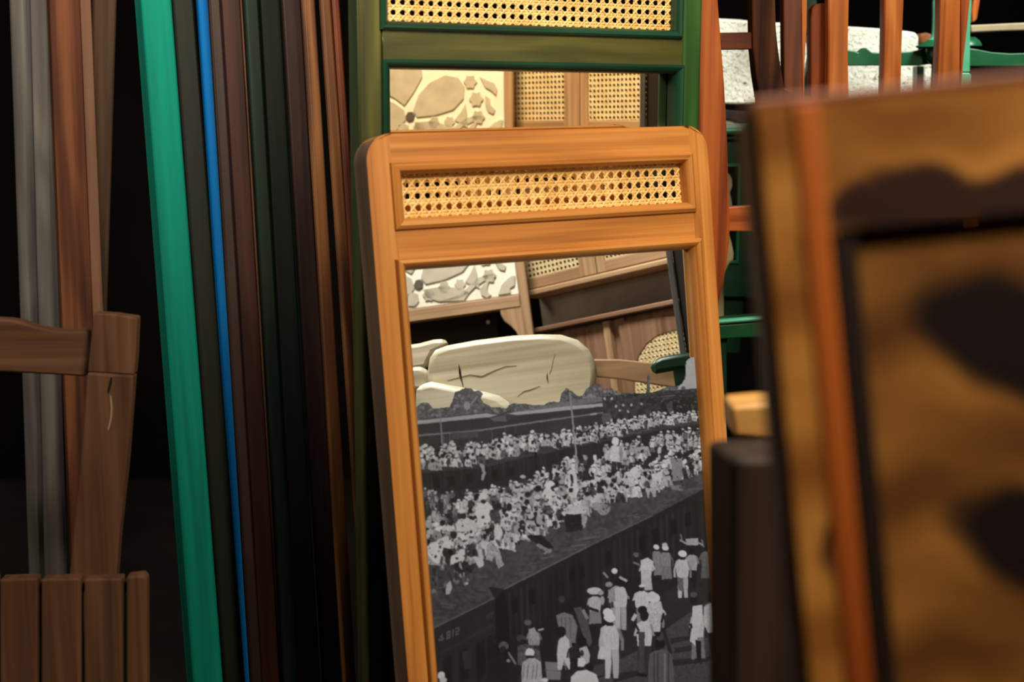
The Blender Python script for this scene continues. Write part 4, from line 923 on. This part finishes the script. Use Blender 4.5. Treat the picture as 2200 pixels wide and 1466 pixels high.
burl_board('top_rail', th_, aM1+.0002, AW-.03, 0.001, bR0, -.0006, [(1845,478,110,52,-.05),(1935,455,110,72,.0),(2080,470,170,62,.05),(2260,470,160,60,0),(2450,470,160,60,0)], TANC, .028, 120, 50, 9)  # lower blobs are knots plus the painted shadow of the recess
m = MB(FF); m.box(aM0, aM1, .001, fbF-.02, -.028, .0015, 1); m.build('inner_moulding', wood('orange_polished_wood', (130, 56, 14), (190, 98, 30), (214, 124, 46), rough=.5, figure=1.8, scale=.6), th_, .0014, 3)
m = MB(FF); m.box(-.006, AW, -.003, .0009, -.032, -.001, 0); m.build('top_edge', wood('pinkish_lit_wood', (124, 70, 54), (150, 92, 72), (168, 106, 86), rough=.5), th_, .0015, 3)  # pinkish tone puts the light on the top face into the colour
burl_board('panel', th_, aM1+.004, AW-.034, bP0, .42, -.008, [(2170, 770, 215, 125, .25), (2250, 1230, 250, 120, .3), (2280, 1560, 190, 90, 0)], GOLD, .008, 110, 150, 12)
m = MB(FF); m.box(aM1+.0004, aP, bP0, .42, -.0075, -.003, 1); m.build('panel_moulding', wood('shadow_dark_moulding', (20, 10, 6), (30, 15, 9), (42, 21, 13), rough=.5), th_, .002, 2)  # dark tone carries the shadow line of the panel recess
m = MB(FF); m.box(aM1+.0002, AW-.03, .4205, .47, -.028, -.0006, 0); m.build('bottom_rail', M['orangewood'], th_, .003)
m = MB(FF); m.box(AW-.0298, AW, .001, fbF-.02, -.03, .0, 1); m.build('right_stile', M['orangewood'], th_, .003)

# ---------------------------------------------------------------- old folding chair, bottom left
fs = plane_at(150, 1000, 1.80, 2); fs2_ = plane_at(-340, 1000, 1.80, 2)
ch = thing('folding_chair', 'old brown wooden folding chair with a slatted panel at bottom left', 'chair', floor_under(fs, 150, 1000))
shape(fs, [(-300, 676), (-120, 680), (-40, 684), (20, 687), (45, 692), (75, 702), (110, 709), (150, 712), (188, 711), (192, 760), (184, 810), (120, 806), (40, 802), (-120, 795), (-300, 790)], .022, M['brown'], 'armrest', ch, .003, 0)
shape(fs2_, [(-390, 690), (-302, 684), (-300, 800), (-290, 1240), (-270, 1466), (-210, 2100), (-290, 2100), (-350, 1466), (-372, 1240), (-386, 800)], .022, M['brown'], 'leg', ch, .003, 1)
fs2 = plane_at(150, 1000, 1.78, 2)
shape(fs2, [(202,673),(250,676),(295,683),(292,760),(288,806),(188,800),(194,740)], .02, M['brown'], 'leg_top', ch, .002, 1)
yl = down(fs2, 100, 1466)
shape(fs2, [(187,801),(287,807),(284,850),(272,1000),(256,1150),(249,1245),(236,1466),(200,2100),(110,2100),(136,1466),(148,1240),(168,1040),(180,900)], .022, M['brown'], 'leg', ch, .003, 1, c=.003)
shape(fs2, [(237,812),(241,812),(240,826),(236,838),(233,846),(231,840),(234,826)], .001, plain('crack', (16,10,8), .9), 'crack', ch, 0, 1, c=.0042)
shape(fs2, [(236,850),(239,852),(242,875),(241,895),(236,918),(232,927),(231,922),(236,900),(238,878),(236,862)], .001, plain('pale_scratch', (150,130,112), .8), 'scratch', ch, 0, 1, c=.0042)
fp = plane_at(150, 1300, 1.68, 2)
SL = [(-190,-102),(-95,-8),(-1,80),(88,172),(180,262),(271,314)]
for k, (x0, x1) in enumerate(SL):
    if x1 < -20: continue
    yT = 1244-4*(k == 5)
    pts = [(x0,yT+2),(x1,yT-1),(x1+1,1900),(x0+1,1900)] if k < 5 else [(x0,1240),(305,1237),(311,1240),(314,1248),(317,1900),(x0+2,1900)]
    shape(fp, pts, .02, M['brown'], 'slat', ch, .003, 1)
shape(fp, [(-100,1252),(308,1250),(308,1272),(-100,1276)], .012, M['brown'], 'batten', ch, .002, 0, c=-.0205)
shape(fp, [(-100,1800),(308,1800),(308,1850),(-100,1850)], .02, M['brown'], 'batten', ch, .002, 0, c=-.0205)
yf = down(fp, 300, 1800)[1]
shape(fp, [(262,1840),(310,1840),(306,yf),(270,yf)], .022, M['brown'], 'leg', ch, .003, 1, c=-.0207)
shape(fp, [(-98,1840),(-50,1840),(-56,yf),(-90,yf)], .022, M['brown'], 'leg', ch, .003, 1, c=-.0207)
# ================================================================ furniture across the aisle, seen in the two mirrors
def RFr(px, py, Z, phi):
    """upright real-world frame through the point that the front mirror shows at (px,py), total distance Z; phi = heading of the front"""
    o = mirror_pt(P(px, py, Z), G2o, G2n); h = Vector((math.cos(math.radians(phi)), math.sin(math.radians(phi)), 0))
    v = Vector((0, 0, -1)); n = h.cross(v)
    if n.dot(Vector((0.1, 1.8, 1.3))-o) < 0: n = -n
    return f_axes(o, h, v, n)
def rab(f, x, y, c=0.0, m=2):
    go, gn = (G2o, G2n) if m == 2 else (G1o, G1n)
    o_ = f.o + f.n*c; ov = mirror_pt(o_, go, gn); nv = f.n - 2*f.n.dot(gn)*gn
    p = mirror_pt(hit(x, y, ov, nv), go, gn); q = p-f.o; return q.dot(f.h), q.dot(f.v)
def rshape(f, pts, c0, c1, mat, name, parent, bevel=.002, along=1, m=2):
    b = MB(f); b.prism([rab(f, x, y, c1, m) for x, y in pts], c0, c1, along, (random.random()*3, random.random()*3, 0)); return b.build(name, mat, parent, bevel, 2)
M['cream'] = plain('cream_paint', (240, 230, 210), 0.6, (248, 242, 228), 10)
M['carve'] = plain('grey_beige_carving', (184, 172, 150), 0.7, (200, 188, 166), 30)
M['carvedark'] = plain('dark_carving_centre', (92, 82, 72), 0.7)
M['cane_pale'] = plain('pale_woven_cane', (232, 204, 152), 0.5, (246, 224, 178), 40)
M['pale'] = wood('pale_bare_wood', (176, 162, 134), (208, 198, 174), (226, 220, 204), rough=.32, figure=.8, scale=.8, coat=.2)
M['cabwood'] = wood('warm_brown_cabinet_wood', (138, 104, 76), (168, 132, 98), (188, 154, 118), rough=.45, figure=.5)
M['cabred'] = wood('red_brown_cabinet_wood', (110, 78, 60), (138, 102, 80), (158, 122, 98), rough=.45, figure=.5)
M['glaze'] = plain('dark_glazing', (120, 114, 106), .3, (160, 154, 144), 4)
# --- carved cupboard
fA = RFr(1125, 636, 3.35, 60)
bA = fA.pt(-.15, 0, -.1); bA.z = 0
cA = thing('carved_cupboard', 'cupboard with a cream floral carved door over an open niche, seen reflected in both mirrors', 'cupboard', bA)
aL = rab(fA, 700, 600)[0]; aR = rab(fA, 1111, 600)[0]; aS1 = rab(fA, 1131, 600)[0]
bP = rab(fA, 1112, 633)[1]; bT = bP-.55; bR = bP+.030; zf = fA.o.z
def abx(nm, a0, a1, b0, b1, c0, c1, mat, al=1, bev=.002): m = MB(fA); m.box(a0, a1, b0, b1, c0, c1, al); return m.build(nm, mat, cA, bev)
panel = abx('door_panel', aL, aR, bT, bP, -.03, 0, M['cream']); panel['wb'] = tuple(cA.location)
abx('side_stile', aR+.001, aS1, bT-.04, zf, -.04, .006, M['cabwood'])
abx('rail', aL, aR, bP+.001, bR, -.04, .004, M['cabwood'], 0)
abx('cornice', aL-.03, aR-.05, bT-.06, bT-.001, -.13, .012, M['cabwood'], 0, .004)
abx('back_panel', aL, aR-.07, bT, zf-.02, -.13, -.12, M['dark'])
abx('shelf', aL, aR-.07, bR+.28, bR+.31, -.119, 0, M['cabwood'], 0)
abx('lower_door', aL, aR, bR+.311, zf-.05, -.03, -.01, M['cabwood'])
abx('leg', aL, aL+.04, zf-.05, zf, -.12, 0, M['cabwood'])
rshape(fA, [(1074, 664), (1076, 676), (1083, 690), (1096, 700), (1108, 712), (1114, 724), (1135, 720), (1131, 652)], -.02, .002, M['cabwood'], 'bracket', cA)
q = rab(fA, 1048, 692, -.11); abx('tag', q[0]-.004, q[0]+.004, q[1]-.004, q[1]+.004, -.119, -.112, M['cream'], 1, .001)
CT = .0035
def carve(pts, mm, mat, nm): return rshape(fA, pts, 0.0002, CT, mat, nm, panel, .0008, 1, mm)
def rose(x, y, r, mm, n=6):
    pts = []
    for k in range(n*4):
        t = 2*math.pi*k/(n*4); rr = r*(1+.14*math.cos(n*t)); pts.append((x+rr*math.cos(t), y+rr*math.sin(t)*1.1))
    carve(pts, mm, M['carve'], 'carved_rosette')
CV = M['carve']
carve([(887, 238), (898, 205), (922, 178), (955, 161), (984, 166), (998, 186), (996, 212), (974, 236), (935, 248), (896, 252)], 1, CV, 'carved_petal')
carve([(800, 120), (845, 118), (905, 140), (907, 166), (888, 200), (869, 227), (846, 210), (800, 192)], 1, CV, 'carved_petal')
carve([(800, 213), (846, 220), (868, 236), (872, 258), (846, 286), (800, 302)], 1, CV, 'carved_petal')
carve([(890, 262), (930, 260), (968, 270), (984, 282), (960, 292), (920, 292), (892, 280)], 1, CV, 'carved_petal')
carve([(976, 258), (990, 240), (1000, 222), (1004, 250), (1004, 275), (992, 268)], 1, CV, 'carved_leaf')
carve([(871, 250), (876, 241), (885, 240), (891, 248), (889, 258), (880, 262), (873, 258)], 1, M['carvedark'], 'flower_centre')
for x, y, r_ in ((1010, 176, 13), (1023, 213, 14), (1027, 252, 13)): rose(x, y, r_, 1)
carve([(1030, 164), (1046, 172), (1062, 178), (1068, 192), (1066, 206), (1056, 196), (1042, 188)], 1, CV, 'carved_leaf')
carve([(1042, 204), (1052, 212), (1054, 226), (1064, 236), (1060, 246), (1048, 240), (1042, 224)], 1, CV, 'carved_leaf')
for x, y, r_ in ((988, 612, 11), (954, 618, 12), (921, 634, 12)): rose(x, y, r_, 2)
carve([(940, 648), (968, 640), (990, 630), (1008, 614), (1024, 598), (1044, 590), (1064, 588), (1066, 596), (1044, 602), (1022, 616), (1006, 632), (998, 646)], 2, CV, 'carved_leaf')
carve([(1030, 620), (1040, 610), (1050, 606), (1047, 618), (1048, 628), (1056, 634), (1046, 641), (1034, 634)], 2, CV, 'carved_leaf')
carve([(1070, 634), (1076, 614), (1088, 600), (1100, 592), (1107, 592), (1106, 614), (1096, 620), (1098, 630)], 2, CV, 'carved_leaf')
carve([(874, 632), (888, 628), (898, 632), (900, 648), (892, 658), (876, 658)], 2, CV, 'carved_leaf')
# --- cane-fronted cabinet
fB = RFr(1135, 600, 3.42, 100)
bB = fB.pt(.2, 0, -.08); bB.z = 0
cB = thing('cane_cabinet', 'brown cabinet with cane doors above a dark shelf, reflected beside the carved cupboard', 'cabinet', bB)
def B(x, y, c=0, m=2): return rab(fB, x, y, c, m)
x0 = B(1124, 600)[0]; x1 = B(1243, 570)[0]; x2 = B(1280, 570)[0]; x3 = B(1295, 560)[0]; x4 = x3+.24; x5 = x4+.03; xe = x5+.04
yc = B(1133, 600)[1]; yd = B(1135, 623)[1]; ye = B(1135, 640)[1]
yl1 = B(1168, 714)[1]; yl0 = B(1168, 703)[1]; zB = fB.o.z; up_ = yc-.5; DB = -.1; xs = x0-.012
def bbx(nm, a0, a1, b0, b1, c0, c1, mat, al=1, bev=.002): m = MB(fB); m.box(a0, a1, b0, b1, c0, c1, al); return m.build(nm, mat, cB, bev)
def cdoor(xa, xb, fl, fr_):
    d = MB(fB); d.box(xa, xa+fl, up_, yd, -.02, 0); d.box(xb-fr_, xb, up_, yd, -.02, 0); d.box(xa+fl, xb-fr_, yc, yd, -.02, -.0004, 0); d.box(xa+fl, xb-fr_, up_, up_+.04, -.02, -.0004, 0)
    o = d.build('door', M['cabwood'], cB, .002); o['wb'] = tuple(cB.location)
    cane(fB, xa+fl+.001, xb-fr_-.001, up_+.041, yc-.001, -.006, .0125, 'cane_panel', M['cane_pale'], o, sw=.36)
cdoor(xs, x2-.002, .012, x2-.002-x1); cdoor(x2+.002, x5, x3-x2, .03)
bbx('carcass', xs, xe, up_-.02, yd+.002, DB, -.024, M['cabwood'])
bbx('door_backing', xs+.002, xe-.002, up_-.01, yd, -.0238, -.021, M['dark'])
bbx('cornice', xs-.01, xe+.01, up_-.06, up_-.021, DB, .02, M['cabwood'], 0)
bbx('ledge', xs, xe, yd+.003, ye, DB, .012, M['cabwood'], 0, .004)
bbx('glass_front', xs, xe-.02, ye+.0005, yl0-.0005, -.07, -.06, M['glaze'])
bbx('worktop', xs, xe, yl0, yl1, DB, .02, M['cabred'], 0, .003)
bbx('side_panel', xe-.019, xe, ye, yl0, DB, 0, M['cabwood'])
lx = [B(x, 760)[0] for x in (1150, 1306, 1320, 1338, 1352)]
bbx('lower_carcass', xs, xe, yl1+.0005, zB, DB, -.012, M['cabred'])
bbx('lower_door', xs+.01, lx[1]-.002, yl1+.01, zB-.06, -.0118, 0, M['cabred'])
bbx('lower_stile', lx[1], lx[2], yl1+.004, zB-.06, -.0118, .006, M['cabwood'])
bbx('lower_stile', lx[3], lx[4], yl1+.004, zB-.06, -.0118, .004, M['cabred'])
lo = bbx('lower_door', lx[4]+.002, xe-.01, yl1+.01, zB-.06, -.0118, -.002, M['cabred']); lo['wb'] = tuple(cB.location)
arch = [(1362, 860), (1364, 790), (1372, 765), (1388, 740), (1410, 722), (1440, 712), (1480, 704), (1490, 860)]
spand = [(1340, 690), (1520, 672), (1520, 700), (1480, 704), (1440, 712), (1410, 722), (1388, 740), (1372, 765), (1364, 790), (1362, 900), (1340, 900)]
rshape(fB, arch, -.0015, .0, M['dark'], 'cane_recess', lo, 0)
rshape(fB, spand, .0005, .005, M['cabred'], 'arched_surround', lo, .001)
qa = [rab(fB, x, y, .001) for x, y in arch]
ax0 = min(q[0] for q in qa); ax1 = max(q[0] for q in qa); ay0 = min(q[1] for q in qa); ay1 = max(q[1] for q in qa)
cn = cane(fB, ax0, ax1, ay0, ay1, .002, .0115, 'cane_panel', M['cane_pale'], lo, sw=.56)

# --- pale wooden chair with a paddle back
fC = RFr(1100, 800, 2.75, 62)
bC = Vector((fC.o.x, fC.o.y, 0))
cC = thing('pale_chair', 'pale bare wooden chair with a wide rounded back board, seen reflected in the teak mirror', 'chair', bC)
bb = rshape(fC, [(918, 790), (922, 768), (934, 752), (960, 742), (1020, 731), (1100, 721), (1160, 718), (1205, 719), (1240, 730), (1264, 750), (1278, 778), (1282, 805), (1278, 835), (1266, 862), (1250, 890), (1210, 915), (1100, 925), (990, 915), (940, 890), (924, 860), (917, 825)], -.03, 0, M['pale'], 'back_board', cC, .011, 0)
bb['wb'] = tuple(cC.location); M['veincrack'] = plain('dark_wood_crack', (112, 96, 74), .8)
def crack(path, w, nm='crack'):
    L = []; R = []
    for i, (x, y) in enumerate(path):
        ww = w*(1-abs(2*i/(len(path)-1)-1)*.8)/2; L.append((x, y-ww)); R.append((x, y+ww))
    rshape(fC, L+R[::-1], -.0002, .0006, M['veincrack'], nm, bb, 0)
crack([(960, 818), (985, 812), (1010, 806), (1035, 810), (1060, 798), (1085, 788), (1110, 786)], 3)
crack([(985, 782), (990, 796), (986, 806), (992, 822), (998, 842)], 5)
crack([(1112, 852), (1125, 842), (1140, 838), (1160, 830)], 3)
crack([(1180, 804), (1184, 796), (1187, 780), (1192, 760)], 5)
crack([(1176, 800), (1174, 812), (1178, 826)], 4)
rshape(fC, [(1270, 772), (1330, 772), (1400, 779), (1470, 792), (1470, 838), (1450, 834), (1400, 826), (1330, 815), (1274, 810)], -.055, -.035, M['cabwood'], 'side_rail', cC, .003, 0)
rshape(fC, [(892, 838), (900, 826), (925, 820), (955, 826), (1000, 834), (1040, 842), (1070, 850), (1090, 864), (1104, 885), (1100, 930), (1000, 940), (900, 920), (889, 880)], .01, .05, M['pale'], 'armrest', cC, .012, 0)
rshape(fC, [(850, 792), (900, 788), (918, 795), (922, 826), (905, 840), (850, 835)], -.04, -.01, M['pale'], 'armrest', cC, .008, 0)
rshape(fC, [(850, 745), (900, 738), (930, 730), (955, 728), (962, 745), (930, 758), (915, 790), (850, 800)], -.10, -.07, M['pale'], 'top_rail', cC, .008, 0)
zC = fC.o.z
for xx in (960, 1240):
    q = rab(fC, xx, 880); m = MB(fC); m.box(q[0]-.02, q[0]+.02, q[1], zC, -.028, -.002); m.build('leg', M['pale'], cC, .004)
q = rab(fC, 1000, 880); m = MB(fC); m.box(q[0]-.05, q[0]+.30, q[1]+.12, q[1]+.16, -.025, .35, 0); m.build('seat', M['pale'], cC, .006)
for xx in (985, 1180):
    q = rab(fC, xx, 880); m = MB(fC); m.box(q[0]-.02, q[0]+.02, q[1]+.16, zC, .30, .34); m.build('leg', M['pale'], cC, .004)
# --- dark green chair arm
fD = RFr(1430, 790, 2.7, 62)
cD = thing('green_chair', 'dark green chair with a rounded arm end, seen reflected beside the pale wooden chair', 'chair', Vector((fD.o.x, fD.o.y, 0)))
rshape(fD, [(1398, 788), (1402, 776), (1420, 767), (1450, 761), (1500, 756), (1500, 792), (1450, 796), (1410, 803), (1399, 800)], -.03, .0, M['greendeep'], 'armrest', cD, .008, 0)
q = rab(fD, 1446, 796); q2 = rab(fD, 1474, 796); m = MB(fD); m.box(q[0], q2[0], q[1]-.004, fD.o.z, -.03, -.004); m.build('leg', M['greendeep'], cD, .003)
# --- tall grey post and dark panel at the right of the reflection
fE = RFr(1458, 700, 2.95, 62)
bE = fE.pt(.2, 0); bE.z = 0
cE = thing('dark_wardrobe', 'tall dark wardrobe with a grey front post, reflected at the right edge of both mirrors', 'wardrobe', bE)
q = rab(fE, 1453, 700)[0]; q1 = rab(fE, 1466, 700)[0]; ze = fE.o.z
m = MB(fE); m.box(q, q1, -.62, ze, -.03, 0); m.build('front_post', M['grey'], cE, .002)
m = MB(fE); m.box(q1+.001, q1+.5, -.62, ze, -.04, -.01); m.build('front_panel', M['dark'], cE, .002)
for k in range(3):
    m = MB(fE); m.box(q1+.03+.035*k, q1+.045+.035*k, -.62, ze, -.0098, .004); m.build('moulding_strip', M['darkred'] if k else M['greendeep'], cE, .001)

for o in bpy.data.objects:
    for key in ('wb', 'root_base'):
        if key in o: del o[key]
